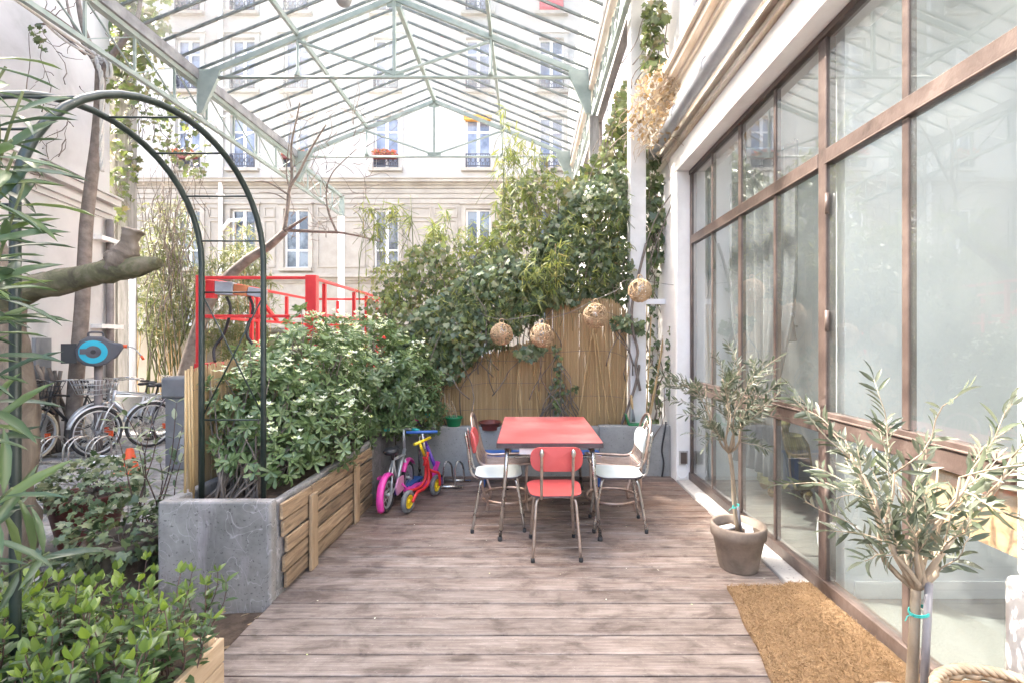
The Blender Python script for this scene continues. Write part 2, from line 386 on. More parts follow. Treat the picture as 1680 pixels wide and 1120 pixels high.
M['orange'] = pmat('orange_plastic', (.80, .11, .03), rough=.45)
M['cream_tyre'] = pmat('cream_tyre', (.55, .46, .33), rough=.7)
M['pallet'] = pmat('pallet_wood', (.165, .115, .072), (.40, .29, .185), (.29, .20, .122), ns=2.6, scale=(10, 1.6, 14), rough=.75, bump=.35, rand=.3, dist=.5)
M['palletv'] = pmat('pallet_wood_pale', (.33, .225, .13), (.46, .33, .205), ns=2.4, scale=(10, 9, 1.4), rough=.75, bump=.3, rand=.12, dist=.5)
M['boxwood'] = pmat('pale_box_wood', (.36, .26, .16), (.52, .39, .26), ns=2, scale=(12, 1.4, 12), rough=.75, bump=.3)
M['reed'] = leafmat('dry_reed', [(.36, .235, .115), (.50, .35, .185), (.43, .29, .145), (.58, .43, .26)], rough=.6, trans=.08)
M['cane'] = pmat('bamboo_cane', (.40, .26, .12), (.58, .42, .22), ns=6, scale=(4, 4, .8), rough=.55)
M['wicker'] = pmat('wicker', (.38, .25, .135), (.54, .39, .24), ns=14, rough=.65)
M['basket'] = pmat('pale_wicker', (.36, .28, .185), (.50, .41, .30), ns=16, rough=.65)
M['bark'] = pmat('rough_bark', (.10, .075, .055), (.26, .21, .165), ns=7, scale=(1, 1, .5), rough=.9, bump=1.0, dist=.6)
M['mossbark'] = pmat('mossy_bark', (.07, .058, .036), (.19, .155, .105), (.115, .108, .055), ns=9, rough=.9, bump=.9, dist=.5)
M['twig'] = pmat('twig_bark', (.13, .105, .088), (.235, .195, .165), ns=9, rough=.85, bump=.3)
M['olivebark'] = pmat('olive_bark', (.24, .185, .125), (.40, .33, .25), ns=10, scale=(1, 1, .5), rough=.85, bump=.4)
M['redtwig'] = pmat('dark_red_twig', (.09, .05, .04), (.15, .09, .07), ns=9, rough=.8)
M['deadtwig'] = pmat('dry_twig', (.36, .28, .20), (.52, .43, .33), ns=9, rough=.85)
M['greenstem'] = pmat('green_stem', (.085, .105, .04), (.15, .17, .07), ns=9, rough=.7)
M['terracotta'] = pmat('aged_clay', (.17, .135, .105), (.33, .27, .22), (.25, .20, .16), ns=5, rough=.85, bump=.3)
M['redpot'] = pmat('dark_red_pot', (.13, .03, .022), (.22, .06, .045), ns=5, rough=.5)
M['orangepot'] = pmat('orange_clay', (.46, .15, .06), (.56, .22, .10), ns=5, rough=.8)
M['greenpot'] = pmat('green_plastic', (.02, .20, .075), rough=.4)
M['coir'] = pmat('coir_fibre', (.20, .122, .06), (.31, .20, .105), (.255, .16, .08), ns=60, rough=.95, bump=1.0, lo=.3, hi=.7)
M['rope'] = pmat('white_rope', (.45, .43, .39), (.56, .54, .50), ns=40, rough=.8)
M['olivefab'] = pmat('olive_painted_drum', (.12, .115, .045), (.23, .22, .10), (.17, .165, .07), ns=4, scale=(3, 3, .6), rough=.6)
M['curtain'] = pmat('grey_curtain', (.15, .16, .17), (.21, .22, .23), ns=3, rough=.9)
M['darkfab'] = pmat('dark_cloth', (.09, .09, .10), rough=.9)
M['orangeblind'] = pmat('orange_blind', (.62, .30, .06), rough=.7)
M['redcloth'] = pmat('red_cloth', (.50, .04, .07), (.60, .08, .12), ns=6, rough=.8)
M['pinkflower'] = leafmat('flower_box_blooms', [(.55, .12, .08), (.62, .22, .14), (.16, .24, .07)], trans=.2)
M['brass'] = pmat('brass', (.55, .38, .14), rough=.25, metal=1)
M['ply'] = pmat('plywood', (.50, .30, .15), (.62, .40, .22), ns=3, scale=(2, .6, 8), rough=.6)
# foliage
M['ivy'] = leafmat('ivy_leaf', [(.055, .085, .035), (.09, .13, .055), (.125, .165, .078), (.07, .105, .045), (.16, .20, .07), (.22, .22, .13)], rough=.36, trans=.18, spec=.6)
M['ivylight'] = leafmat('young_ivy_leaf', [(.085, .115, .05), (.13, .165, .06), (.21, .245, .075), (.10, .13, .07), (.26, .22, .11)], rough=.4, trans=.32)
M['choisya'] = leafmat('shrub_leaf', [(.075, .125, .045), (.115, .175, .07), (.165, .235, .095), (.28, .36, .12)], rough=.34, trans=.22, spec=.65)
M['flower'] = leafmat('white_bloom', [(.78, .80, .62), (.84, .86, .76), (.60, .66, .22)], rough=.6, trans=.3)
M['bamboo'] = leafmat('bamboo_leaf', [(.12, .17, .04), (.20, .24, .065), (.29, .29, .09), (.14, .20, .06), (.36, .28, .13)], rough=.45, trans=.38)
M['bamboo2'] = leafmat('feathery_bamboo_leaf', [(.08, .105, .04), (.13, .15, .06), (.18, .19, .085), (.24, .22, .12)], rough=.55, trans=.35)
M['oleander'] = leafmat('oleander_leaf', [(.035, .062, .03), (.07, .11, .055), (.09, .14, .06), (.14, .195, .06)], rough=.33, trans=.22, spec=.6)
M['box'] = leafmat('young_shrub_leaf', [(.045, .085, .03), (.075, .125, .045), (.065, .11, .05), (.11, .17, .05), (.22, .30, .05)], rough=.36, trans=.3, spec=.6)
M['olive'] = leafmat('olive_leaf', [(.05, .066, .04), (.08, .098, .062), (.12, .136, .095), (.185, .195, .15), (.07, .088, .042)], rough=.42, trans=.22)
M['dry'] = leafmat('dry_leaf', [(.24, .17, .095), (.36, .275, .18), (.46, .38, .28), (.33, .21, .08)], rough=.7, trans=.4)

# ------------------------------------------------------------------ leaves
TPL = {
 'oval': ([(0,0,0),(.32,.46,.05),(.32,-.46,.05),(.68,.40,.02),(.68,-.40,.02),(1,0,-.10),(.34,0,-.02),(.68,0,-.05)],
          [(0,6,1),(0,2,6),(6,7,3),(6,3,1),(6,2,4),(6,4,7),(7,5,3),(7,4,5)]),
 'spoon': ([(0,0,0),(.42,.34,.06),(.42,-.34,.06),(.75,.47,.04),(.75,-.47,.04),(1,0,-.06),(.45,0,0),(.75,0,-.02)],
          [(0,6,1),(0,2,6),(6,7,3),(6,3,1),(6,2,4),(6,4,7),(7,5,3),(7,4,5)]),
 'lance': ([(0,0,0),(.3,.42,.03),(.3,-.42,.03),(.62,.46,0),(.62,-.46,0),(1,0,-.16),(.3,0,.0),(.62,0,-.04),(.85,.24,-.07),(.85,-.24,-.07)],
          [(0,6,1),(0,2,6),(6,7,3),(6,3,1),(6,2,4),(6,4,7),(7,8,3),(7,4,9),(7,5,8),(7,9,5)]),
 'strip': ([(0,0,0),(.3,.5,0),(.3,-.5,0),(.65,.36,-.07),(.65,-.36,-.07),(1,0,-.24)], [(0,2,1),(1,2,4),(1,4,3),(3,4,5)]),
 'ivy': ([(.3,0,.05),(0,.06,0),(-.12,.34,-.02),(.12,.5,-.04),(.30,.36,0),(.62,.42,-.05),(.60,.18,0),(1,0,-.1),(.60,-.18,0),(.62,-.42,-.05),(.30,-.36,0),(.12,-.5,-.04),(-.12,-.34,-.02),(0,-.06,0)],
         [(0,i,i+1) if False else (0,i+1,i) for i in range(1,13)]+[(0,1,13)]),
 'petal': ([(0,0,0),(.5,.4,.1),(1,0,.05),(.5,-.4,.1)], [(0,1,2),(0,2,3)]),
}
def unit(a): return a/np.maximum(np.linalg.norm(a, axis=1, keepdims=True), 1e-9)
def leaves(name, mat, parent, pos, d, nrm, L, W, tpl, kind=None, rnd=None):
    pos = np.asarray(pos, float).reshape(-1, 3); N = len(pos)
    d = unit(np.asarray(d, float)); nrm = np.asarray(nrm, float)
    nrm = nrm-(nrm*d).sum(1, keepdims=True)*d; nrm = unit(nrm); s = np.cross(nrm, d)
    L = np.broadcast_to(np.asarray(L, float), (N,)); W = np.broadcast_to(np.asarray(W, float), (N,))
    tv, tf = TPL[tpl]; tv = np.array(tv, float); tf = np.array(tf, int); k = len(tv); t = len(tf)
    V = (pos[:, None, :]+tv[None, :, 0:1]*L[:, None, None]*d[:, None, :]+tv[None, :, 1:2]*W[:, None, None]*s[:, None, :]
         + tv[None, :, 2:3]*L[:, None, None]*nrm[:, None, :]).reshape(-1, 3)
    F = (tf[None]+(np.arange(N)*k)[:, None, None]).reshape(-1, 3)
    off = np.array(wloc(parent)) if parent else np.zeros(3)
    me = bpy.data.meshes.new(name)
    me.vertices.add(len(V)); me.vertices.foreach_set('co', (V-off).astype(np.float32).ravel())
    me.loops.add(F.size); me.loops.foreach_set('vertex_index', F.astype(np.int32).ravel())
    me.polygons.add(len(F)); me.polygons.foreach_set('loop_start', np.arange(0, F.size, 3, dtype=np.int32))
    me.polygons.foreach_set('use_smooth', np.ones(len(F), dtype=bool))
    me.update(calc_edges=True); me.validate()
    at = me.attributes.new('rnd', 'FLOAT', 'FACE')
    r = rng.random(N) if rnd is None else np.asarray(rnd)
    at.data.foreach_set('value', np.repeat(r, t).astype(np.float32))
    me.materials.append(mat)
    o = bpy.data.objects.new(name, me); COL.objects.link(o); o.parent = parent
    if kind: o['kind'] = kind
    return o
def rdir(n): return unit(rng.normal(size=(n, 3)))
def whorls(C, A, k, spread=(.9, 1.35)):
    """k leaves round every centre C with axis A: positions, directions, normals"""
    n = len(C); A = unit(A); ref = np.where(np.abs(A[:, 2:3]) < .9, [[0, 0, 1.]], [[1., 0, 0]])
    B = unit(np.cross(A, ref)); D = np.cross(A, B)
    az = (rng.random((n, 1))*6.28+np.arange(k)[None]*6.283/k+rng.normal(0, .25, (n, k)))
    th = rng.uniform(spread[0], spread[1], (n, k))
    d = A[:, None]*np.cos(th)[..., None]+(B[:, None]*np.cos(az)[..., None]+D[:, None]*np.sin(az)[..., None])*np.sin(th)[..., None]
    nn = A[:, None]+rng.normal(0, .25, (n, k, 3))
    return np.repeat(C, k, 0), d.reshape(-1, 3), nn.reshape(-1, 3)
def inpoly(pts, poly):
    x, y = pts[:, 0], pts[:, 1]; c = np.zeros(len(x), bool); n = len(poly)
    for i in range(n):
        x0, y0 = poly[i]; x1, y1 = poly[(i+1) % n]
        t = ((y0 > y) != (y1 > y)) & (x < (x1-x0)*(y-y0)/((y1-y0) if y1 != y0 else 1e-9)+x0); c ^= t
    return c
def scatter(poly, n):
    """n random points inside a 2D outline"""
    q = np.array(poly, float); lo = q.min(0); hi = q.max(0); o = np.zeros((0, 2))
    while len(o) < n:
        p = lo+rng.random((n*2, 2))*(hi-lo); o = np.vstack([o, p[inpoly(p, poly)]])
    return o[:n]
def PXZ(pts, Y):                       # outline points (px,py) at depth Y -> (X,Z)
    return [((a-865)*Y/793, EYE+(560-b)*Y/793) for a, b in pts]
def curvy(p0, p1, n=6, amp=.1, up=0):
    p0 = Vector(p0); p1 = Vector(p1); L = (p1-p0).length; o = []
    ph = [random.uniform(0, 6.28) for _ in range(3)]
    for i in range(n+1):
        t = i/n; e = math.sin(math.pi*t)
        o.append(p0.lerp(p1, t)+Vector((math.sin(ph[0]+t*4), math.sin(ph[1]+t*5), math.sin(ph[2]+t*3)))*amp*L*e*.5+Vector((0, 0, up*L*e)))
    return o
# ================================================================== THE SETTING
g = MB(); g.box(-60, 60, -40, 70, -.5, -.17); tag(g.build('ground', M['dirt']), kind='structure')
# wooden deck: every board its own object
deck = thing('wooden_deck', None, None, (0, 0, 0), kind='structure')
pm = MB().box(-1.535, 1.535, -.0712, .0712, -.03, 0).build('plank', M['deck'], deck, bevel=.004, seg=2)
pm.location = (.065, .743, 0); PL = pm.data
for k in range(1, 32):
    y = .743+.1505*k
    o = inst('plank', PL, deck, (.065+random.uniform(-.006, .006), y, random.uniform(-.0015, .0015)), (random.uniform(-.004, .004), 0, random.uniform(-.0006, .0006)))
    b = o.modifiers.new('bevel', 'BEVEL'); b.width = .004; b.segments = 2
g = MB().box(-1.46, 1.59, .7, 5.4, -.17, -.045); tag(g.build('deck_underside', M['soil']), kind='structure')
k_ = MB(); k_.box(1.602, 1.762, .6, 5.2, -.17, .022); tag(k_.build('kerb', M['kerb'], bevel=.01), kind='structure')
# planting bed between the deck and the yard
b_ = MB()
nx, ny = 18, 10; vs = []; fs = []
for j in range(ny+1):
    for i in range(nx+1):
        x = -3.3+1.85*i/nx; y = .8+2.2*j/ny
        vs.append((x, y, -.10+.015*math.sin(x*5+y*3)+random.uniform(0, .03 if y < 2.4 else .008)+(.04 if x > -2.4 else 0)))
for j in range(ny):
    for i in range(nx): a = j*(nx+1)+i; fs.append((a, a+1, a+nx+2, a+nx+1))
b_.add(vs, fs, 0, True); tag(b_.build('planting_bed', M['soil']), kind='structure')
# cobbled yard
yard = thing('cobbled_yard', None, None, (0, 0, 0), kind='structure')
def cobble_mesh(i):
    w_, d_, h_ = .178+random.uniform(-.012, .012), .122+random.uniform(-.008, .008), .06
    c = MB(); t = .018
    vs = []
    for (sx, sy) in ((-1, -1), (1, -1), (1, 1), (-1, 1)): vs.append((sx*w_/2, sy*d_/2, -h_))
    for (sx, sy) in ((-1, -1), (1, -1), (1, 1), (-1, 1)): vs.append((sx*w_/2, sy*d_/2, -.016+random.uniform(-.004, .004)))
    for (sx, sy) in ((-1, -1), (1, -1), (1, 1), (-1, 1)): vs.append((sx*(w_/2-t), sy*(d_/2-t), random.uniform(-.003, .004)))
    vs.append((0, 0, .007))
    c.add(vs, [(0,1,5,4),(1,2,6,5),(2,3,7,6),(3,0,4,7),(4,5,9,8),(5,6,10,9),(6,7,11,10),(7,4,8,11),(8,9,12),(9,10,12),(10,11,12),(11,8,12)])
    return c
cms = [cobble_mesh(i) for i in range(6)]
cobs = []
for r in range(96):
    y = 2.35+.13*r
    for c in range(44):
        x = -2.25-.19*c-(.095 if r % 2 else 0)
        if x < -9.6: continue
        px = 865+793*x/y
        if px < -70 or (x > -3.1 and y < 2.9) or y > 12: continue
        cobs.append((y*y+x*x, x+random.uniform(-.008, .008), y+random.uniform(-.006, .006)))
cobs.sort(); first = []
for i, (d_, x, y) in enumerate(cobs[:300]):
    j = i % 6
    if len(first) <= j:
        o = cms[j].build('cobblestone', M['cobble'], yard); first.append(o.data)
        o.location = (x, y, -.10)
    else: o = inst('cobblestone', first[j], yard, (x, y, -.10))
    o.rotation_euler = (random.uniform(-.03, .03), random.uniform(-.03, .03), random.uniform(-.04, .04)+(math.pi if i % 2 else 0)); o.location.z += random.uniform(-.008, .006)
rest = MB()
for i, (d_, x, y) in enumerate(cobs[300:]):
    c = cms[i % 6]; dz = -.10+random.uniform(-.008, .006)
    rest.add([(a+x, b+y, e+dz) for a, b, e in c.v], c.f)
o = rest.build('cobblestones_beyond', M['cobble'], yard); o['kind'] = 'stuff'

# ------------------------------------------------------------------ walls with real openings
def wall_grid(mb, u0, u1, z0, z1, ops, f, depth=.25, mi=0):
    us = sorted({u0, u1, *[o[0] for o in ops], *[o[1] for o in ops]}); zs = sorted({z0, z1, *[o[2] for o in ops], *[o[3] for o in ops]})
    for i in range(len(us)-1):
        for j in range(len(zs)-1):
            cu, cz = (us[i]+us[i+1])/2, (zs[j]+zs[j+1])/2
            if any(o[0] < cu < o[1] and o[2] < cz < o[3] for o in ops): continue
            mb.add([f(us[i], zs[j], 0), f(us[i+1], zs[j], 0), f(us[i+1], zs[j+1], 0), f(us[i], zs[j+1], 0)], [(0, 1, 2, 3)], mi)
    for a, b, c, d in ops:
        q = [(a, c), (b, c), (b, d), (a, d)]
        for i in range(4):
            (ua, za), (ub, zb) = q[i], q[(i+1) % 4]
            mb.add([f(ua, za, 0), f(ua, za, depth), f(ub, zb, depth), f(ub, zb, 0)], [(0, 1, 2, 3)], mi)
# ------------------------------------------------------------------ apartment building at the back
FY = 18.0
house = thing('apartment_building', 'tall cream stone apartment building with tall white windows closing the back of the court', 'building', (0, FY, 0))
cols = [-17.6, -15.2, -12.62, -10.58, -8.6, -5.25, -1.83, .9, 3.6, 6.4]
W1 = [(c-.46, c+.46, 4.22, 6.42) for c in cols]
floors = [7.92, 10.82, 13.72, 16.5]
WU = [(c-.46, c+.46, z, z+1.95) for z in floors for c in cols]
W0 = [(c-.45, c+.45, .9, 2.9) for c in cols if c not in (-8.6, -5.25)]
ff = lambda u, z, d: (u, FY+d, z)
wb = MB(); wall_grid(wb, -19, 9, 7.45, 20.5, WU, ff); wb.box(-19, 9, FY+.35, FY+6, -.2, 20.5); wb.build('wall', M['facade'], house)
wb = MB(); wall_grid(wb, -19, 9, -.2, 7.45, W1+W0, ff); wb.build('stone_wall', M['stone'], house)
# string courses and cornices, butted in steps
def mould(name, prof, x0, x1, mat):
    m_ = MB()
    for z0, z1, d in prof: m_.box(x0, x1, FY-d, FY+.02, z0, z1)
    return m_.build(name, mat, house)
mould('cornice', [(7.18, 7.28, .06), (7.283, 7.36, .13), (7.363, 7.47, .26), (7.473, 7.50, .30)], -19, 9, M['stone'])
mould('string_course', [(3.66, 3.74, .05), (3.743, 3.86, .10), (3.863, 3.96, .20), (3.963, 4.02, .12)], -19, 9, M['stone'])
# rusticated bands above the first floor windows
for z in (6.62, 6.81, 7.0): MB().box(-19, 9, FY-.035, FY+.01, z, z+.155).build('stone_course', M['stone'], house)
# raised panels between the first floor windows
edges = sorted(cols)
for a, b in zip(edges[:-1], edges[1:]):
    x0, x1 = a+.72, b-.72
    if x1-x0 < .5: continue
    n_ = 2 if x1-x0 > 1.5 else 1; ww = (x1-x0)/n_
    for i in range(n_):
        u0, u1 = x0+ww*i+.06, x0+ww*(i+1)-.06
        for z0, z1 in ((4.25, 6.0), (6.1, 6.5)):
            p_ = MB()
            for q in ((u0, u1, z0, z0+.05), (u0, u1, z1-.05, z1), (u0, u0+.05, z0+.052, z1-.052), (u1-.05, u1, z0+.052, z1-.052)):
                p_.box(q[0], q[1], FY-.035, FY+.01, q[2], q[3])
            p_.build('wall_panel', M['stone'], house)
# one window of each kind, then copies
def window_proto(z0, h, rail, low):
    c = (0, 0, 0); t = .06; wd = .92
    f_ = MB(); y0, y1 = .12, .19
    f_.box(-wd/2, -wd/2+t, y0, y1, 0, h); f_.box(wd/2-t, wd/2, y0, y1, 0, h)
    f_.box(-wd/2+t, wd/2-t, y0, y1, 0, t); f_.box(-wd/2+t, wd/2-t, y0, y1, h-t, h)
    f_.box(-.055, .055, y0-.01, y1, t, h-t)
    for zz in ([h*.31] if low else [h*.72]):
        f_.box(-wd/2+t, -.055, y0+.005, y1, zz-.035, zz+.035); f_.box(.055, wd/2-t, y0+.005, y1, zz-.035, zz+.035)
    fr = f_.build('window', M['whitepaint'], house); fr.location = (0, 0, 0)
    fr.data.transform(Matrix.Translation(wloc(house)))
    zz = h*.31 if low else h*.72
    g_ = M['winglass_dark'] if low else M['winglass']
    pl = MB().box(.055, wd/2-t, y0+.03, y0+.04, t, zz-.035); pu = MB().box(.055, wd/2-t, y0+.03, y0+.04, zz+.035, h-t)
    ml = pl.build('pane', g_, fr); mu = pu.build('pane', g_, fr)
    for m_ in (ml, mu): m_.data.transform(Matrix.Translation(wloc(fr)))
    for m_ in (ml, mu): inst('pane', m_.data, fr, (-(wd/2-t+.055)-.0, 0, 0))
    s_ = MB().box(-.62, .62, -.16, .10, -.12, -.003).build('sill', M['stone'], fr); s_.data.transform(Matrix.Translation(wloc(fr)))
    sr = MB(); b0 = .46
    for q in ((-b0-.16, -b0, 0, h+.16), (b0, b0+.16, 0, h+.16), (-b0+.002, b0-.002, h, h+.16)): sr.box(q[0], q[1], -.05, .01, q[2], q[3])
    sr.box(-b0-.22, b0+.22, -.10, .01, h+.163, h+.24)
    s_ = sr.build('surround', M['stone'] if low else M['facade'], fr); s_.data.transform(Matrix.Translation(wloc(fr)))
    if rail:
        r_ = MB(); y = -.08
        for zz in (.06, .5): r_.box(-.45, .45, y-.015, y+.015, zz, zz+.03)
        r_.box(-.45, -.42, y-.014, .1, .06, .53); r_.box(.42, .45, y-.014, .1, .06, .53)
        for i in range(5):
            cx = -.36+.18*i
            r_.tube([(cx+.07*math.cos(a*.5236), y, .29+.09*math.sin(a*.5236)) for a in range(12)], .012, 5, closed=True)
            r_.bar((cx-.085, y, .09), (cx-.085, y, .5), .02); r_.bar((cx, y, .09), (cx, y, .2), .016); r_.bar((cx, y, .38), (cx, y, .5), .016)
        s_ = r_.build('railing', M['iron'], fr); s_.data.transform(Matrix.Translation(wloc(fr)))
    return fr
def place_windows(proto, spots):
    for i, (x, z) in enumerate(spots):
        o = proto if i == 0 else copy_tree(proto, house)
        o.location = (x, 0, z)
place_windows(window_proto(0, 2.2, False, True), [(c, 4.22) for c in cols])
place_windows(window_proto(0, 1.95, True, False), [(c, z) for z in floors for c in cols])
place_windows(window_proto(0, 2.0, False, True), [((a+b)/2, c) for a, b, c, d in W0])
# flower boxes, cloth and blind on the building (children of it would be wrong: they can be lifted away)
def flowerbox(x, z, lab):
    t = thing('flower_box', lab, 'flower box', (x, FY-.2, z), 'flower boxes on the window railings')
    bx = MB(); bx.box(x-.42, x+.42, FY-.29, FY-.11, z+.30, z+.46); bx.build('trough', M['redpot'], t)
    n = 240; pos = np.column_stack([x+rng.uniform(-.42, .42, n), FY-.2+rng.uniform(-.12, .1, n), z+.46+rng.uniform(-.06, .14, n)])
    leaves('blooms', M['pinkflower'], t, pos, rdir(n), rdir(n), .11, .09, 'petal')
flowerbox(cols[2], floors[0], 'red flower box on the railing of the window framed by the green arch')
flowerbox(cols[4], floors[0], 'red flower box on the railing beside the glass roof bracket')
flowerbox(cols[5], floors[0], 'orange flower box hung on the railing under the roof ridge')
c_ = MB(); x, z = cols[7], floors[2]; vs = []; fs = []
for j in range(5):
    for i in range(9): vs.append((x-.44+.11*i, FY-.125-.02*math.sin(i*1.3), z+.52-.13*j-.01*math.sin(i)))
for j in range(4):
    for i in range(8): a = j*9+i; fs.append((a, a+1, a+10, a+9))
c_.add(vs, fs, 0, True); o = c_.build('cloth', M['redcloth']); so_ = o.modifiers.new('thick', 'SOLIDIFY'); so_.thickness = .01
tag(o, 'red cloth hung over a high window railing of the stone building', 'cloth')
b_ = MB().box(cols[6]-.52, cols[6]+.52, FY-.10, FY+.08, floors[0]+1.78, floors[0]+1.97)
b_.tube([(cols[6]-.5, FY-.12, floors[0]+1.78), (cols[6]+.5, FY-.12, floors[0]+1.78)], .035, 8)
tag(b_.build('rolled_blind', M['orangeblind']), 'orange rolled blind at the head of a second floor window', 'blind')
d_ = thing('drainpipe', 'white drainpipe with brackets running down the stone facade', 'drainpipe', (-11.35, FY-.1, 0))
dp = MB(); dp.tube([(-11.35, FY-.1, -.1), (-11.35, FY-.1, 20)], .075, 8); dp.build('pipe', M['whitewall'], d_)
jb = MB(); jb.tube([(-11.35, FY-.1, 5.55), (-11.0, FY-.14, 5.95), (-10.4, FY-.14, 6.0)], .065, 8); jb.build('branch_pipe', M['whitewall'], d_)
for z in (4.1, 6.9, 9.8): MB().box(-11.46, -11.24, FY-.19, FY, z, z+.05).build('bracket', M['whitewall'], d_)

# ------------------------------------------------------------------ left building
LE = Vector((-7.34, 8.5, 0)); LD = Vector((.22, -1, 0)).normalized(); LN = Vector((1, .22, 0)).normalized()
lf = lambda u, z, d: tuple(LE+LD*u-LN*d+Vector((0, 0, z)))
left = thing('side_building', 'old plaster side building with a moulded cornice and high blank wall', 'building', tuple(LE))
lw = MB()
def lbox(mb, u0, u1, z0, z1, d0, d1):
    v = [lf(u0, z0, d0), lf(u1, z0, d0), lf(u1, z0, d1), lf(u0, z0, d1), lf(u0, z1, d0), lf(u1, z1, d0), lf(u1, z1, d1), lf(u0, z1, d1)]
    mb.add(v, [(0,3,2,1),(4,5,6,7),(0,1,5,4),(1,2,6,5),(2,3,7,6),(3,0,4,7)])
lbox(lw, 0, 14, -.2, 9.52, 0, 5); lw.build('wall', M['leftwall'], left)
lm = MB()
for z0, z1, d in ((3.62, 3.70, .04), (3.703, 3.80, .09), (3.803, 3.86, .05), (3.863, 3.97, .17), (3.973, 4.01, .21)): lbox(lm, -.02, 14, z0, z1, -d, .02)
lm.build('cornice', M['leftwall'], left)
lc = MB(); lbox(lc, -.02, 14, 9.523, 9.6, -.05, 5.1); lc.build('roof_edge', M['gutter'], left)
dp = thing('drainpipe', 'dark rusty drainpipe on the end of the old plaster wall', 'drainpipe', lf(.14, 0, -.08))
m_ = MB(); m_.tube([lf(.14, -.1, -.08), lf(.14, 3.6, -.08)], .055, 8); m_.build('pipe', M['pipe_dark'], dp)
for z in (1.72, 3.2):
    m_ = MB(); lbox(m_, -.1, .5, z, z+.07, -.16, .01); m_.build('bracket', M['whitewall'], dp)

# ------------------------------------------------------------------ right hand building: lintel, mouldings, upper wall
rb = thing('workshop_building', 'white plastered workshop building with a deep lintel over the glazed wall', 'building', (1.9, 3, 0))
o_ = MB(); o_.box(1.604, 2.0, 1.2, 5.45, 3.33, 3.56); o_.build('lintel', M['whitewall'], rb, bevel=.008)
e_ = MB()
for x, z0, z1 in ((1.56, 3.562, 3.60), (1.585, 3.602, 3.645), (1.545, 3.647, 3.67), (1.60, 3.672, 3.88), (1.50, 3.882, 3.93), (1.52, 3.932, 4.00), (1.56, 4.002, 4.16), (1.53, 4.162, 4.20), (1.46, 4.202, 4.27), (1.42, 4.272, 4.33)):
    e_.box(x, 2.0, .4, 6.0, z0, z1)
e_.build('cornice', M['moulding'], rb)
rf = lambda u, z, d: (1.64+d, u, z)
uw = MB(); opsU = [(2.2, 3.2, 5.0, 7.0), (4.35, 5.2, 4.7, 7.2)]
wall_grid(uw, .4, 6.0, 4.33, 10.5, opsU, rf, .2); uw.box(1.9, 1.95, .4, 6.0, 4.2, 10.5)
uw.build('upper_wall', M['whitewall'], rb)
pw = MB(); pw.box(1.604, 1.95, 5.2, 6.0, -.2, 3.33); pw.box(1.625, 1.96, 5.45, 6.0, 3.33, 3.5601); pw.build('pier', M['whitewall'], rb, bevel=.012)
rf2 = lambda u, z, d: (1.5+d, u, z)
ops2 = [(6.6, 7.7, 4.0, 6.3), (8.9, 10.0, 4.0, 6.3), (11.4, 12.5, 4.0, 6.3), (6.6, 7.7, 7.2, 9.2), (8.9, 10.0, 7.2, 9.2)]
rw = MB(); wall_grid(rw, 6.0, 17.9, -.2, 10.5, ops2, rf2, .25); rw.box(1.8, 1.9, 6.0, 17.9, -.2, 10.5); rw.box(1.5, 1.9, 5.96, 5.999, -.2, 10.5)
rw.build('court_wall', M['whitewall'], rb)
for (a, b, c, d) in ops2+opsU:
    X = 1.5 if (a, b, c, d) in ops2 else 1.64
    f_ = MB(); t = .07; x0, x1 = X+.12, X+.18
    f_.box(x0, x1, a, a+t, c, d); f_.box(x0, x1, b-t, b, c, d); f_.box(x0, x1, a+t, b-t, c, c+t); f_.box(x0, x1, a+t, b-t, d-t, d)
    f_.box(x0+.003, x1, (a+b)/2-.04, (a+b)/2+.04, c+t, d-t)
    fr = f_.build('window', M['whitepaint'], rb)
    MB().box(x0+.03, x0+.04, a+t, (a+b)/2-.04, c+t, d-t).build('pane', M['winglass'], fr)
    MB().box(x0+.03, x0+.04, (a+b)/2+.04, b-t, c+t, d-t).build('pane', M['winglass'], fr)
pl = MB(); pl.box(1.70, 2.3, .2, 1.685, .69, 3.329); pl.build('corner_pillar', M['whitewall'], rb, bevel=.015)
pb = MB(); pb.box(1.667, 2.3, .2, 1.70, -.1, .689); pb.build('pillar_base', M['whitewall'], rb, bevel=.025)
# big grey pipe along the cornice
gp = thing('gutter_pipe', 'fat pale grey pipe running along the cornice above the glazed wall', 'pipe', (1.46, 3, 3.73))
m_ = MB(); m_.tube([(1.46, .4, 3.74), (1.46, 5.0, 3.70), (1.46, 5.9, 3.69)], .062, 14); m_.build('pipe', M['pipe'], gp)
for y in (1.9, 2.9, 3.9, 4.7):
    m_ = MB(); m_.tube([(1.46, y-.03, 3.727), (1.46, y+.03, 3.727)], .072, 14); m_.build('pipe_collar', M['pipe'], gp)
# tall painted column standing in the low planter
cl = thing('steel_column', 'tall off-white painted column rising from the low concrete wall beside the ivy', 'column', (1.27, 5.62, .5))
m_ = MB(); m_.box(1.18, 1.36, 5.53, 5.71, .3, 9.5); m_.build('shaft', M['column'], cl, bevel=.008)
m_ = MB(); m_.box(1.352, 1.60, 5.6, 5.64, 1.93, 1.99); m_.build('bracket', M['whitepaint'], cl)

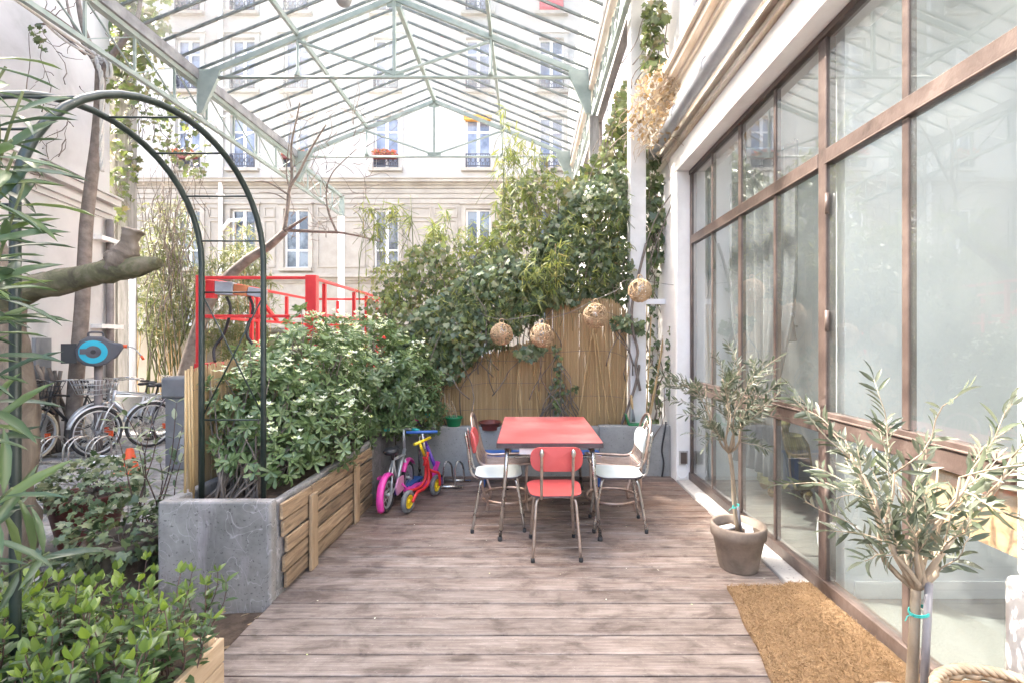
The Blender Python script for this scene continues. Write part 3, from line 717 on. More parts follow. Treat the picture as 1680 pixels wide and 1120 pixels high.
# ------------------------------------------------------------------ glazed wall
GX = 1.765
gw = thing('glazed_wall', 'tall glazed wall with rusty brown steel frames beside the deck', 'glass wall', (GX, 3.4, 0))
Yb = [1.20, 2.245, 2.86, 3.43, 3.99, 4.60, 5.19]           # bay limits
Zr = [(.10, .96), (1.09, 2.535), (2.625, 3.285)]
def fbar(name, y0, y1, z0, z1, x0, x1, mat='frame'):
    return MB().box(x0, x1, y0, y1, z0, z1).build(name, M[mat], gw, bevel=.004, seg=1)
fbar('bottom_rail', 1.2, 5.2, .022, .10, GX-.03, GX+.04)
fbar('head_rail', 1.2, 5.2, 3.285, 3.331, GX-.028, GX+.04)
fbar('mullion', 2.83, 2.905, .10, 3.285, GX-.018, GX+.045)
fbar('mullion', 5.15, 5.2, .10, 3.285, GX-.018, GX+.04)
for y, ww, nm, dp_ in ((3.99, .055, 'frame', .014), (3.43, .032, 'frame', .012), (4.60, .026, 'frame_dark', .01), (2.245, .042, 'frame', .012)):
    for z0, z1 in Zr: fbar('mullion', y-ww/2, y+ww/2, z0, z1, GX-dp_, GX+.03, nm)
segs = [(1.2, 2.83), (2.905, 5.15)]
for a, b in segs:
    fbar('transom', a, b, 2.535, 2.625, GX-.022, GX+.04)
    fbar('rail', a, b, .96, 1.09, GX-.020, GX+.04)
    for z in (2.545, 1.07): fbar('drip_bar', a, b, z-.016, z-.004, GX-.032, GX-.0235, 'frame_dark')
Y2 = [1.2, 2.245, 2.866, 3.43, 3.99, 4.6, 5.18]
for a, b in zip(Y2[:-1], Y2[1:]):
    for z0, z1 in Zr:
        MB().box(GX-.004, GX+.004, a+.004, b-.004, z0-.008, z1+.008).build('pane', M['glass'], gw)
for z in (.62, 1.62, 2.3):
    m_ = MB(); m_.tube([(GX-.02, 2.815, z-.06), (GX-.02, 2.815, z+.06)], .012, 8); m_.build('hinge', M['frame_dark'], gw)
# rooms behind the glass
st = lambda o: tag(o, kind='structure')
st(MB().box(1.80, 6.5, -1.2, 8, -.16, .012).build('studio_floor', M['roomfloor']))
sw = MB(); sw.box(1.85, 6.5, 2.815, 2.905, .012, 3.6); sw.box(1.96, 6.5, 5.22, 5.35, .012, 3.6); sw.box(6.0, 6.1, -1.2, 5.22, .012, 3.6); sw.box(1.8, 6.1, -1.3, -1.2, .012, 3.6); sw.box(2.31, 2.4, -1.2, .7, .012, 3.6)
st(sw.build('studio_wall', M['rooms']))
sc_ = MB(); sc_.box(1.97, 3.3, .7, 5.2, 3.58, 3.68); sc_.box(3.75, 6.1, -1.2, 5.3, 3.58, 3.68)
for y in (.2, 2.82, 5.0): sc_.box(3.3, 3.75, y-.2, y+.35, 3.58, 3.68)  # ceiling slot left open under the added skylight, narrowed to dim the room
st(sc_.build('studio_ceiling', M['rooms']))
sk = MB(); sk.box(3.05, 3.95, -.5, 5.2, 3.70, 3.712); st(sk.build('added_skylight', M['roofglass']))  # made-up roof light, added to brighten the studio behind the glass
b_ = MB()
for z in (.075,): b_.box(1.9, 6, 2.800, 2.814, .013, .11)
st(b_.build('studio_skirting', M['rooms']))
# ------------------------------------------------------------------ glass roof on steel trusses
XL, XR, ZE, ZT = -5.4, 1.0, 5.88, 7.17; XM = (XL+XR)/2
roof = thing('glass_roof', 'pale green steel and glass gable roof spanning the court', 'glass roof', (XM, 8, ZE))
def slope(t, side):                    # t 0 at the eave, 1 at the ridge
    x = XL+(XM-XL)*t if side < 0 else XR+(XM-XR)*t
    return x, ZE+.06+(ZT-ZE)*t
Y0, Y1, Y2_ = 4.56, 8.0, 11.44
for Y in (Y0, Y1, Y2_):
    t_ = MB()
    for sd in (-1, 1):
        a = slope(0, sd); b = slope(1, sd); t_.bar((a[0], Y, a[1]-.06), (b[0], Y, b[1]-.06), .05, .085)
    tr = t_.build('truss', M['green_steel'], roof)
    MB().tube([(XL, Y, ZE-.02), (XR, Y, ZE-.02)], .026, 8).build('tie_rod', M['green_steel'], tr)
    k_ = MB(); k_.bar((XM, Y, ZE), (XM, Y, ZT-.05), .05, .05); k_.box(XM-.16, XM+.16, Y-.008, Y+.008, ZE-.02, ZE+.09); k_.box(XM-.12, XM+.12, Y-.0085, Y+.0085, ZT-.14, ZT-.02)
    k_.build('king_post', M['green_steel'], tr)
    for sd in (-1, 1):
        mx, mz = slope(.5, sd)
        MB().tube([(mx, Y, ZE-.01), (mx, Y, ZE+.08), (mx, Y, ZE+.14), (mx, Y, mz-.08)], [.06, .03, .02, .02], 7).build('strut', M['green_steel'], tr)
        MB().bar((mx, Y, mz-.12), (XM, Y, ZE+.03), .035, .035).build('strut', M['green_steel'], tr)
        x0 = XL if sd < 0 else XR
        f = lambda u, w_, d: (x0-sd*u*1.0, d, ZE+w_)
        pl_ = MB(); pl_.prism([(-.05, .10), (-.05, -.62), (.03, -.62), (.30, -.02), (.32, .10)], f, Y-.03, Y+.03); pl_.build('bracket', M['green_steel'], tr, fix=True)
rd = MB(); rd.bar((XM, Y0-.1, ZT+.04), (XM, Y2_+.1, ZT+.04), .07, .09); rd.build('ridge_beam', M['green_steel'], roof)
for sd in (-1, 1):
    mx, mz = slope(.5, sd)
    MB().bar((mx, Y0-.1, mz-.01), (mx, Y2_+.1, mz-.01), .05, .085).build('purlin', M['green_steel'], roof)
    gb = []
    n = 18
    for i in range(n+1):
        y = Y0+(Y2_-Y0)*i/n; a = slope(-.02, sd); b = slope(.99, sd)
        MB().bar((a[0], y, a[1]+.07), (b[0], y, b[1]+.07), .022, .036).build('glazing_bar', M['bar_steel'], roof)
    for i in range(n):
        ya, yb = Y0+(Y2_-Y0)*i/n+.008, Y0+(Y2_-Y0)*(i+1)/n-.008
        for t0, t1 in ((-.02, .496), (.504, .985)):
            a = slope(t0, sd); b = slope(t1, sd); h = .085
            m_ = MB(); m_.add([(a[0], ya, a[1]+h), (a[0], yb, a[1]+h), (b[0], yb, b[1]+h), (b[0], ya, b[1]+h),
                               (a[0], ya, a[1]+h+.006), (a[0], yb, a[1]+h+.006), (b[0], yb, b[1]+h+.006), (b[0], ya, b[1]+h+.006)],
                              [(0,3,2,1),(4,5,6,7),(0,1,5,4),(1,2,6,5),(2,3,7,6),(3,0,4,7)])
            m_.build('pane', M['roofglass'], roof)
# eaves: gutter plus lattice girder on both sides
for sd in (-1, 1):
    x = XL-.10 if sd < 0 else XR+.10
    yE = 14.4 if sd < 0 else 12.6; ys = 2.2
    gu = MB(); f = lambda u, w_, d: (x+u, d, ZE+w_)
    gu.prism([(-.09, .10), (-.09, -.06), (.09, -.06), (.09, .10), (.07, .10), (.07, -.04), (-.07, -.04), (-.07, .10)], f, ys, Y2_+.3)
    gu.build('gutter', M['gutter'], roof, fix=True)
    gi = MB(); gi.box(x-.05, x+.05, ys, yE, ZE-.13, ZE-.062); gi.box(x-.03, x+.03, ys, yE, 5.2, 5.26)
    gd = gi.build('lattice_girder', M['green_steel'], roof)
    n = 16 if sd < 0 else 13; st_ = (yE-ys)/n
    for i in range(n):
        ya = ys+st_*i
        for p, q in (((ya, 5.255), (ya+st_, ZE-.12)), ((ya, ZE-.12), (ya+st_, 5.255))):
            MB().bar((x, p[0], p[1]), (x, q[0], q[1]), .024, .012).build('lattice_bar', M['green_steel'], gd)
        MB().bar((x, ya, 5.255), (x, ya, ZE-.12), .03, .03).build('lattice_bar', M['green_steel'], gd)
    MB().box(x-.06, x+.06, yE-.09, yE-.001, 5.19, ZE-.06).build('end_plate', M['green_steel'], roof)
    for y in ((14.3,) if sd < 0 else (8.0, 11.4)):
        pz = MB(); pz.box(x-.075, x+.075, y-.07, y+.07, -.15, 5.199); pz.build('post', M['whitepaint'] if sd < 0 else M['post'], roof)
m_ = MB(); m_.tube([(1.28, 4.6, 5.5), (1.28, 12, 5.35)], .06, 10); m_.tube([(1.28, 8.6, 5.44), (1.28, 8.65, -.1)], .055, 10)
tag(m_.build('rainwater_pipe', M['pipe_dark']), 'dark rainwater pipe following the roof gutter and dropping down the court wall', 'pipe')
m_ = MB(); m_.tube([(1.06, 3.2, 5.70), (1.06, 12, 5.66)], .055, 10)
tag(m_.build('rainwater_pipe', M['moulding']), 'cream pipe lying under the roof gutter beside the green girder', 'pipe')
lp = thing('globe_lamp', 'pale grey globe lamp hanging from the glass roof at the top of the picture', 'lamp', (-2.66, 7.0, 6.4))
m_ = MB(); m_.ball((-2.66, 7, 6.46), .115, 20); m_.build('globe', M['grey'], lp)
m_ = MB(); m_.tube([(-2.66, 7, 6.57), (-2.66, 7, 7.0)], .01, 6); m_.lathe([(.05, 6.55), (.05, 6.60), (.015, 6.62)], (-2.66, 7, 0), 12); m_.build('cord', M['black'], lp)

# left posts and the back garden walls
def post(x, y, w_, h_, lab, mat):
    t = thing('timber_post', lab, 'post', (x, y, -.15), None)
    m_ = MB(); m_.box(x-w_/2, x+w_/2, y-w_/2, y+w_/2, -.15, h_); m_.build('shaft', M[mat], t, bevel=.012)
    return t
post(-7.72, 9.05, .13, 7.3, 'slim dark grey post next to the end of the plaster wall', 'post')
post(-7.44, 9.0, .20, 7.6, 'broad weathered pale post overgrown with ivy at the top', 'post')
m_ = MB(); m_.tube([(-7.29, 8.93, -.1), (-7.29, 8.93, 3.05)], .05, 8)
tag(m_.build('standpipe', M['whitepaint']), 'straight white pipe standing along the pale post', 'pipe')
gwall = thing('garden_wall', 'cream rendered garden wall with a stone cap behind the bamboo', 'wall', (-5, 10.6, 0))
m_ = MB(); m_.box(-9.5, -1.6, 10.5, 10.7, -.2, 1.70); m_.build('wall', M['stone'], gwall)
m_ = MB(); m_.box(-9.55, -1.55, 10.44, 10.76, 1.702, 1.79); m_.build('coping', M['concrete2'], gwall)
m_ = MB(); m_.box(-7.9, -5.4, 8.75, 8.95, -.2, .52); tag(m_.build('low_wall', M['concrete2'], bevel=.015), 'low grey concrete wall behind the parked bicycles', 'wall')
# ================================================================== PLANTERS AND SCREENS
pl = thing('concrete_planter', 'raised grey concrete planter with chalk scribbles holding the flowering shrubs', 'planter', (-1.78, 4.1, 0))
c_ = MB(); x0, x1, y0, y1, z0, z1, t = -2.12, -1.468, 2.77, 5.395, -.16, .585, .07
c_.box(x0, x1, y0, y0+t, z0, z1); c_.box(x0, x0+t, y0+t+.002, y1, z0, z1); c_.box(x1-t+.02, x1, y0+t+.002, y1, z0, z1-.02)
c_.build('shell', M['concrete'], pl, bevel=.014)
MB().box(x0+t, x1-t, y0+t, y1, z0, .52).build('soil', M['soil'], pl)
pal = thing('pallet_screen', 'worn pallet boards leaning along the side of the concrete planter', 'pallet', (-1.44, 3.6, 0))
ys0 = [2.83, 2.845, 2.88, 2.86, 2.885]
for r in range(5):
    zt = .53-.008*r; h = .092
    for a, b in ((2.83, 3.215), (3.222, 4.02), (4.028, 4.47)):
        if a == 2.83: a = ys0[r]
        z1 = .552-r*.107; z1 -= (.028*(a-2.83)/1.6); z0 = max(z1-h-random.uniform(-.006, .006), .006)
        x = -1.452+random.uniform(-.004, .004)
        v = MB(); dz = -.028*(b-a)/1.6+random.uniform(-.004, .004)
        v.add([(x, a, z0), (x+.02, a, z0), (x+.02, b, max(z0+dz, .004)), (x, b, max(z0+dz, .004)), (x, a, z1), (x+.02, a, z1), (x+.02, b, z1+dz), (x, b, z1+dz)],
              [(0,3,2,1),(4,5,6,7),(0,1,5,4),(1,2,6,5),(2,3,7,6),(3,0,4,7)])
        v.build('board', M['pallet'], pal, bevel=.004, seg=1)
for y in (3.20, 4.01):
    MB().box(-1.424, -1.402, y-.048, y+.048, .004, .50-.03*(y-3.2)).build('upright', M['palletv'], pal, bevel=.004, seg=1)
lw_ = thing('low_wall', 'low grey concrete wall at the back of the deck under the reed screens', 'wall', (0, 5.5, 0))
for a, b, h in ((-1.466, .80, .548), (.803, 1.30, .558), (1.303, 1.60, .565)):
    MB().box(a, b, 5.40, 5.52, -.16, h).build('slab', M['concrete2'], lw_, bevel=.008)
MB().box(-2.12, 1.60, 5.522, 6.4, -.16, .46).build('bed_soil', M['soil'], lw_)
def reed_screen(lab, x0, x1, y, z0, top, dy=0, axis='x', n=None, wires=(.25, .6, .9)):
    t = thing('reed_screen', lab, 'reed screen', ((x0+x1)/2 if axis == 'x' else y, y if axis == 'x' else (x0+x1)/2, z0), 'brown reed screens')
    n = n or int((x1-x0)/.0066); V = []; F = []; rr = []
    for i in range(2*n):
        u = x0+(x1-x0)*((i//2)+.5+.5*(i % 2))/n; r = random.uniform(.0038, .0054); zt = z0+top((u-x0)/(x1-x0))+random.uniform(-.03, .02)
        o = random.uniform(-.004, .004)+.009*(i % 2); lean = random.uniform(-.012, .012); b = len(V); c = random.random()
        for zz, sh in ((z0, 0), ((z0+zt)/2, random.uniform(-.004, .004)), (zt, lean)):
            for j in range(4):
                a = math.pi/2*j
                p = (u+sh+r*math.cos(a), y+o+r*math.sin(a), zz) if axis == 'x' else (y+o+r*math.sin(a), u+sh+r*math.cos(a), zz)
                V.append(p)
        for k in range(2):
            for j in range(4): F.append((b+k*4+j, b+k*4+(j+1) % 4, b+k*4+4+(j+1) % 4, b+k*4+4+j)); rr.append(c)
        F.append((b+8, b+9, b+10, b+11)); rr.append(c)
    m_ = MB(); m_.add(V, F); o = m_.build('reeds', M['reed'], t); o['kind'] = 'stuff'
    at = o.data.attributes.new('rnd', 'FLOAT', 'FACE'); at.data.foreach_set('value', rr)
    for w_ in wires:
        p = []
        for i in range(9):
            u = x0+(x1-x0)*i/8; p.append((u, y-.012, z0+w_*min(top(.5), top(i/8))) if axis == 'x' else (y+.012, u, z0+w_*top(i/8)))
        MB().tube(p, .002, 4).build('binding_wire', M['pipe_dark'], t)
    return t
reed_screen('tall brown reed screen behind the right half of the table', .22, 1.16, 5.62, .50, lambda s: 1.44+.05*math.sin(s*2.5)-.12*(s > .8)*(s-.8)*5)
reed_screen('low reed screen half covered by ivy left of the table', -1.25, .26, 5.66, .50, lambda s: .66+.40*s if s < .6 else .92+.08*math.sin(s*9))
reed_screen('reed screen standing along the yard side of the concrete planter', 3.08, 5.3, -2.165, .1, lambda s: 1.20+.06*math.sin(s*7), axis='y')
cb = thing('cane_bundle', 'bundle of split canes tied upright at the corner of the concrete planter', 'canes', (-2.06, 2.97, .55))
for i in range(3):
    MB().tube([(-2.075+.013*i, 2.95+random.uniform(-.02, .02), .53), (-2.09+.013*i+random.uniform(-.01, .01), 2.96, 1.37+random.uniform(-.06, .05))], .0075, 5).build('cane', M['cane'], cb)
# dark netting frame behind the ivy
tr = thing('trellis', 'dark timber trellis carrying the big ivy behind the reed screens', 'trellis', (0, 6.1, .4))
for i in range(9):
    x = -1.75+.36*i; h = 1.55+.22*i if i < 7 else 3.0
    MB().box(x-.025, x+.025, 6.13, 6.17, .44, .44+h*.8).build('upright', M['twig'], tr)
for z in (.9, 1.4, 1.9): MB().box(-1.8, 1.15, 6.172, 6.20, z, z+.04).build('slat', M['twig'], tr)
# loose canes leaning on the wall
def cane(p, q, r, lab, grp='loose canes leaning at the back'):
    pts = curvy(p, q, 8, .012); m_ = MB(); rs = []
    m_.tube(pts, [r, r*.6], 6)
    for i in range(1, 8): m_.tube([pts[i]-(pts[i+1 if i < 8 else i]-pts[i]).normalized()*.004, pts[i]+(pts[i+1]-pts[i]).normalized()*.004], r*1.15, 6)
    return tag(m_.build('bamboo_cane', M['cane']), lab, 'cane', grp)
Yc = 5.56
def lc(a, b, lab, r=.009, y0=Yc, y1=Yc): return cane(P(a[0], a[1], y0), P(b[0], b[1], y1), r, lab)
gl_ = 'thin bamboo cane leaning against the tall reed screen'
for a, b in (((948, 690), (973, 540)), ((985, 692), (974, 545)), ((1000, 697), (978, 548)), ((1010, 697), (992, 548)), ((1018, 697), (1032, 600))): lc(a, b, gl_)
for a, b in (((846, 700), (851, 585)), ((858, 700), (850, 600)), ((884, 695), (876, 590)), ((912, 690), (911, 400)), ((852, 690), (855, 440))): lc(a, b, 'thin upright cane standing before the low reed screen', .007)
lc((1062, 700), (1098, 505), 'thick cane leaning right from behind the wire chair to the white bracket', .016, 5.62, 5.75)
lc((1060, 700), (1068, 520), 'thin cane standing just right of the white column', .010, 5.6, 5.62)
lc((1056, 690), (1061, 500), 'pale cane close against the right side of the white column', .008, 5.6, 5.7)
tb = MB(); tb.bar(P(1077, 640, 6.2), P(1079, 440, 6.2), .09, .05); tag(tb.build('timber_board', M['ply']), 'brown board standing in the dark gap beside the white column', 'board')
lt = thing('trellis_ladder', 'small orange wooden ladder rack hanging in the ivy left of the column', 'ladder', P(1008, 420, 5.9))
for px in (1001, 1014): MB().bar(P(px, 437, 5.9), P(px, 330, 5.9), .016, .02).build('rail', M['ply'], lt)
for k in range(12): MB().bar(P(999, 433-8.5*k, 5.9), P(1017, 431-8.5*k, 5.9), .012, .012).build('rung', M['ply'], lt)
# wooden box at the bottom left
wb_ = thing('wooden_planter', 'pale wooden planter box full of young leafy shrubs at the near corner', 'planter', (-1.9, 1.5, .1))
for r in range(3): MB().box(-1.252, -1.23, .6, 1.965, .005+.1*r, .10+.1*r).build('board', M['boxwood'], wb_, bevel=.003, seg=1)
for r in range(3): MB().box(-2.6, -1.254, 1.943, 1.965, .005+.1*r, .10+.1*r).build('board', M['boxwood'], wb_, bevel=.003, seg=1)
MB().box(-1.29, -1.2535, 1.905, 1.942, .0, .325).build('corner_post', M['boxwood'], wb_, bevel=.003, seg=1)
MB().box(-2.6, -1.2545, .6, 1.942, .002, .25).build('soil', M['soil'], wb_)

# ================================================================== TABLE AND CHAIRS
tb = thing('kitchen_table', 'red laminate kitchen table with dark edge and chrome legs', 'table', (.172, 4.28, 0))
tt = MB(); o_ = [(u, w_) for u, w_ in rrect(.812, 1.28, .018, 3)]
tt.prism(o_, lambda u, w_, d: (.172+u, 4.28+w_, d), .699, .735, 1, 1)
tt.build('table_edge', [M['formica_red'], M['edge']], tb, fix=True)
tt = MB(); tt.prism(rrect(.800, 1.268, .014, 3), lambda u, w_, d: (.172+u, 4.28+w_, d), .7352, .7385); tt.build('tabletop', M['formica_red'], tb, fix=True)
ap = MB()
for y in (3.70, 4.86): ap.tube([(-.14, y, .625), (.49, y, .625)], .011, 8)
for x in (-.15, .50): ap.tube([(x, 3.72, .64), (x, 4.84, .64)], .011, 8)
ap.build('apron_rail', M['chrome'], tb)
for sx in (-1, 1):
    for sy in (-1, 1):
        x = .172+sx*.325; y = 4.28+sy*.585
        lg = MB(); lg.tube([(x, y, .698), (x+sx*.012, y+sy*.005, .5), (.172+sx*.378, 4.28+sy*.635, .02)], [.0165, .0165, .014], 10)
        l_ = lg.build('leg', M['chrome'], tb)
        MB().tube([(.172+sx*.378, 4.28+sy*.635, .0), (.172+sx*.378, 4.28+sy*.635, .032)], .018, 10).build('foot', M['rubber'], l_)
dr = MB(); dr.box(-.06, .40, 3.665, 3.70, .648, .697); dr.build('drawer_front', M['whitepaint'], tb)

def formica_chair(lab, back, seat, tube_, x, y, rz, grp='laminate kitchen chairs round the red table'):
    t = thing('kitchen_chair', lab, 'chair', (0, 0, 0), grp)
    s = MB(); out = rrect(.385, .38, .09, 5)
    s.slab(out, lambda u, w_, d: (u*(1+.08*w_/.19), w_, d+.012*(abs(w_)/.19)**2*(1 if w_ > 0 else .5)), .425, .437, 1, 1)
    o = s.build('seat', [M[seat], M['edge']], t, fix=True)
    s = MB(); s.slab(rrect(.378, .373, .088, 5), lambda u, w_, d: (u*(1+.08*w_/.19), w_, d+.012*(abs(w_)/.19)**2*(1 if w_ > 0 else .5)), .4372, .4395); s.build('seat_top', M[seat], t, fix=True)
    b = MB(); out = rrect(.36, .17, .07, 6); n = len(out)
    f = lambda u, w_, d: (u, -.205-.045*(.5-(u/.18)**2*.9)+d-.12*w_, .70+w_)
    b.slab(out, f, 0, .013); b.build('backrest', M[back], t, fix=True)
    for sx in (-1, 1):
        u = MB(); u.tube(smooth([(sx*.105, .02, .418), (sx*.105, -.13, .416), (sx*.105, -.19, .432), (sx*.106, -.222, .48), (sx*.106, -.238, .62), (sx*.106, -.262, .765)], 4), .0105, 8)
        u.build('back_support', M[tube_], t)
        pc = MB(); pc.ball((sx*.106, -.263, .752), (.017, .010, .03), 8); pc.ball((sx*.106, -.253, .69), (.006, .006, .006), 6); pc.build('support_cap', M['chrome'], t)
        for sy in (-1, 1):
            g_ = MB(); e = Vector((sx*.165, sy*.205, .012))
            g_.tube(smooth([(sx*.05, sy*.11, .415), (sx*.115, sy*.125, .412), (sx*.137, sy*.142, .385), (sx*.145, sy*.16, .3), e], 4), .0112, 8)
            l_ = g_.build('leg', M[tube_], t)
            MB().tube([(e.x, e.y, 0), (e.x, e.y, .028)], .0145, 8).build('foot', M['rubber'], l_)
    t.location = (x, y, 0); t.rotation_euler = (0, 0, rz)
    return t
formica_chair('red chair with its back to the camera at the near end of the table', 'formica_red2', 'formica_red2', 'bronze', .197, 3.50, R(1.5))
formica_chair('chair with red backrest and pale seat on the scooter side of the table', 'formica_red2', 'formica_white', 'chrome', -.235, 3.97, R(-90+3))
formica_chair('all pale mint chair at the glass wall side of the table', 'formica_white', 'formica_white', 'chrome', .735, 3.96, R(90-2))

def wire_chair(lab, x, y, rz):
    t = thing('wire_garden_chair', lab, 'chair', (0, 0, 0), 'copper wire garden chairs')
    fr = MB()
    side = [(.205, .24, .43), (.215, .0, .415), (.215, -.16, .41), (.213, -.225, .455), (.205, -.262, .60), (.17, -.29, .74), (.10, -.305, .81), (0, -.31, .835)]
    loop = smooth(side+[(-a, b, c) for a, b, c in reversed(side[:-1])], 4); fr.tube(loop, .0125, 8)
    fr.tube([(-.205, .24, .43), (.205, .24, .43)], .0125, 8); fr.build('seat_frame', M['copper'], t)
    for i in range(9):
        u = -.16+.04*i; zt = .80-.9*abs(u)**1.5*2.2; yb = -.30
        m_ = MB(); m_.tube(smooth([(u, .24, .435), (u, .05, .405), (u, -.14, .398), (u, -.215, .44), (u, -.262, .58), (u*.95, yb, zt)], 3), .004, 5); m_.build('rod', M['copper'], t)
    rg = MB(); rg.tube([(.235*math.cos(a*.2618), .02+.235*math.sin(a*.2618), .085) for a in range(24)], .0125, 8, closed=True); rg.build('base_ring', M['copper'], t)
    for sx in (-1, 1):
        for sy in (-1, 1):
            m_ = MB(); m_.tube(smooth([(sx*.205, sy*.2, .42), (sx*.20, sy*.19, .2), (sx*.165, .02+sy*.172, .085), (sx*.17, .02+sy*.18, .0)], 4), .0115, 7); m_.build('leg', M['copper'], t)
    t.location = (x, y, 0); t.rotation_euler = (0, 0, rz)
wire_chair('copper wire chair between the red-backed chair and the low wall', -.20, 4.47, R(-90))
wire_chair('copper wire chair between the mint chair and the low wall', .80, 4.45, R(90))
bb = thing('blue_bench', 'blue painted low bench hidden behind the red table', 'bench', (.13, 5.1, 0))
MB().box(-.50, .77, 4.98, 5.24, .30, .33).build('seat', M['blue'], bb, bevel=.006)
for x in (-.485, .715): MB().box(x, x+.045, 5.0, 5.22, 0, .299).build('leg', M['blue'], bb, bevel=.004)

# ================================================================== CHILDREN'S VEHICLES
def small_wheel(parent, c, ax, r, w_, tyre, rim, spokes=5):
    c = Vector(c); ax = Vector(ax).normalized(); e1 = ax.cross(Vector((0, 0, 1))).normalized(); e2 = e1.cross(ax)
    t_ = MB(); t_.tube([c+(e1*math.cos(a*math.pi/12)+e2*math.sin(a*math.pi/12))*(r-w_/2) for a in range(24)], w_/2, 8, closed=True)
    wh = t_.build('wheel', M[tyre], parent)
    rm = MB(); k = r-w_*.9
    prof = [(k, -w_*.42), (k, w_*.42), (k*.86, w_*.42), (k*.80, w_*.2), (k*.35, w_*.2), (k*.3, w_*.5), (0, w_*.5)]
    for sg in (1, -1):
        vs = []; N = 24
        for rr, z in prof:
            for j in range(N): a = 2*math.pi*j/N; vs.append(c+(e1*math.cos(a)+e2*math.sin(a))*rr+ax*z*sg)
        fs = [(i*N+j, i*N+(j+1) % N, (i+1)*N+(j+1) % N, (i+1)*N+j) for i in range(len(prof)-1) for j in range(N)]
        rm.add(vs, fs, 0, False)
    rm.build('rim', M[rim], wh)
    return wh
# red balance bike
rbk = thing('balance_bike', 'red toddler balance bike with yellow wheels and a yellow seat bar', 'balance bike', (-.97, 4.45, 0), 'children\'s vehicles parked on the deck')
pr = Vector((-1.045, 4.24, .10)); pf = Vector((-.895, 4.73, .10)); dv = (pf-pr).normalized(); ax = Vector((dv.y, -dv.x, 0))
small_wheel(rbk, pr, ax, .10, .046, 'greyrubber', 'yellow'); small_wheel(rbk, pf, ax, .10, .046, 'greyrubber', 'yellow')
f_ = MB()
for s in (-1, 1):
    o = ax*.045*s
    f_.tube(smooth([pr+o, pr+o+dv*.08+Vector((0, 0, .06)), pr+ax*.03*s+dv*.22+Vector((0, 0, .05)), pr+ax*.02*s+dv*.33+Vector((0, 0, .09)), pr+ax*.012*s+dv*.34+Vector((0, 0, .24)), pr+ax*.012*s+dv*.30+Vector((0, 0, .32))], 4), .014, 8)
    f_.tube(smooth([pf+o, pf+o-dv*.02+Vector((0, 0, .12)), pf+o*.6-dv*.10+Vector((0, 0, .16)), pf-dv*.16+Vector((0, 0, .2))], 4), .013, 8)
f_.tube([pr+dv*.30+Vector((0, 0, .24)), pr+dv*.345+Vector((0, 0, .36))], .02, 10)
f_.build('frame', M['red'], rbk)
s_ = MB(); h0 = pr+dv*.29+Vector((0, 0, .34)); h1 = pr+dv*.2+Vector((0, 0, .47))
s_.tube([h0, h1], .013, 8); s_.tube([h1-ax*.02-dv*.06, h1+ax*.04+dv*.13+Vector((0, 0, .03))], .014, 8); s_.build('seat_bar', M['yellow'], rbk)
m_ = MB(); m_.tube([pf-dv*.15+Vector((0, 0, .18)), pf-dv*.27+Vector((0, 0, .57))], .012, 8); m_.build('stem', M['chrome'], rbk)
m_ = MB(); hb = pf-dv*.27+Vector((0, 0, .565)); m_.tube([hb-Vector((.14, .02, 0)), hb+Vector((.14, .02, .0))], .014, 8); m_.build('handlebar', M['blue'], rbk)
# purple scooter
sc = thing('kick_scooter', 'purple and magenta kick scooter with teal handlebar grips', 'scooter', (-1.0, 4.8, 0), 'children\'s vehicles parked on the deck')
q0 = Vector((-.90, 4.98, .07)); q1 = Vector((-1.28, 4.62, .07)); dv = (q1-q0).normalized(); ax = Vector((dv.y, -dv.x, 0))
small_wheel(sc, q0, ax, .065, .03, 'rubber', 'purple'); small_wheel(sc, q1, ax, .06, .03, 'rubber', 'purple')
m_ = MB(); m_.bar(q0+dv*.09+Vector((0, 0, .01)), q1-dv*.03+Vector((0, 0, .0)), .09, .025); m_.bar(q0+dv*.1+Vector((0, 0, .02)), q0+Vector((-.02, .0, .2)), .04, .03); m_.build('footboard', M['pink'], sc)
top = q0+Vector((-.24, -.02, .66))
m_ = MB(); m_.tube([q0+Vector((-.01, 0, .05)), q0.lerp(top, .55)], .019, 10); m_.build('steering_tube', M['purple'], sc)
m_ = MB(); m_.tube([q0.lerp(top, .5), top], .015, 10); m_.build('stem', M['purple'], sc)
m_ = MB(); m_.tube([top-Vector((.15, -.02, .03)), top+Vector((.15, -.02, .03))], .011, 8); m_.build('handlebar', M['silver'], sc)
for s in (-1, 1):
    m_ = MB(); a = top+Vector((.15*s, -.02*s, .03*s)); m_.tube([a, a-Vector((.10*s, -.013*s, .02*s))], .017, 8); m_.build('grip', M['teal'], sc)
m_ = MB(); m_.ball(top-Vector((0, .01, .03)), (.04, .03, .022), 10); m_.build('clamp', M['pink'], sc)
# blue scooter behind
bs = thing('kick_scooter', 'small blue kick scooter with chrome stem half hidden behind the balance bike', 'scooter', (-1.1, 4.95, 0), 'children\'s vehicles parked on the deck')
a = Vector((-1.14, 5.12, .06)); b = Vector((-1.20, 4.66, .06)); ax = Vector((1, .05, 0))
small_wheel(bs, a, ax, .06, .028, 'rubber', 'silver'); small_wheel(bs, b, ax, .055, .028, 'rubber', 'silver')
m_ = MB(); m_.bar(a+Vector((0, -.07, .03)), b+Vector((0, .05, .03)), .11, .02); m_.build('footboard', M['blue'], bs)
m_ = MB(); m_.tube([a+Vector((0, 0, .02)), a+Vector((.01, -.05, .66))], .014, 8); m_.build('stem', M['chrome'], bs)
m_ = MB(); m_.tube([a+Vector((-.13, -.05, .66)), a+Vector((.15, -.05, .66))], .014, 8); m_.build('handlebar', M['blue'], bs)
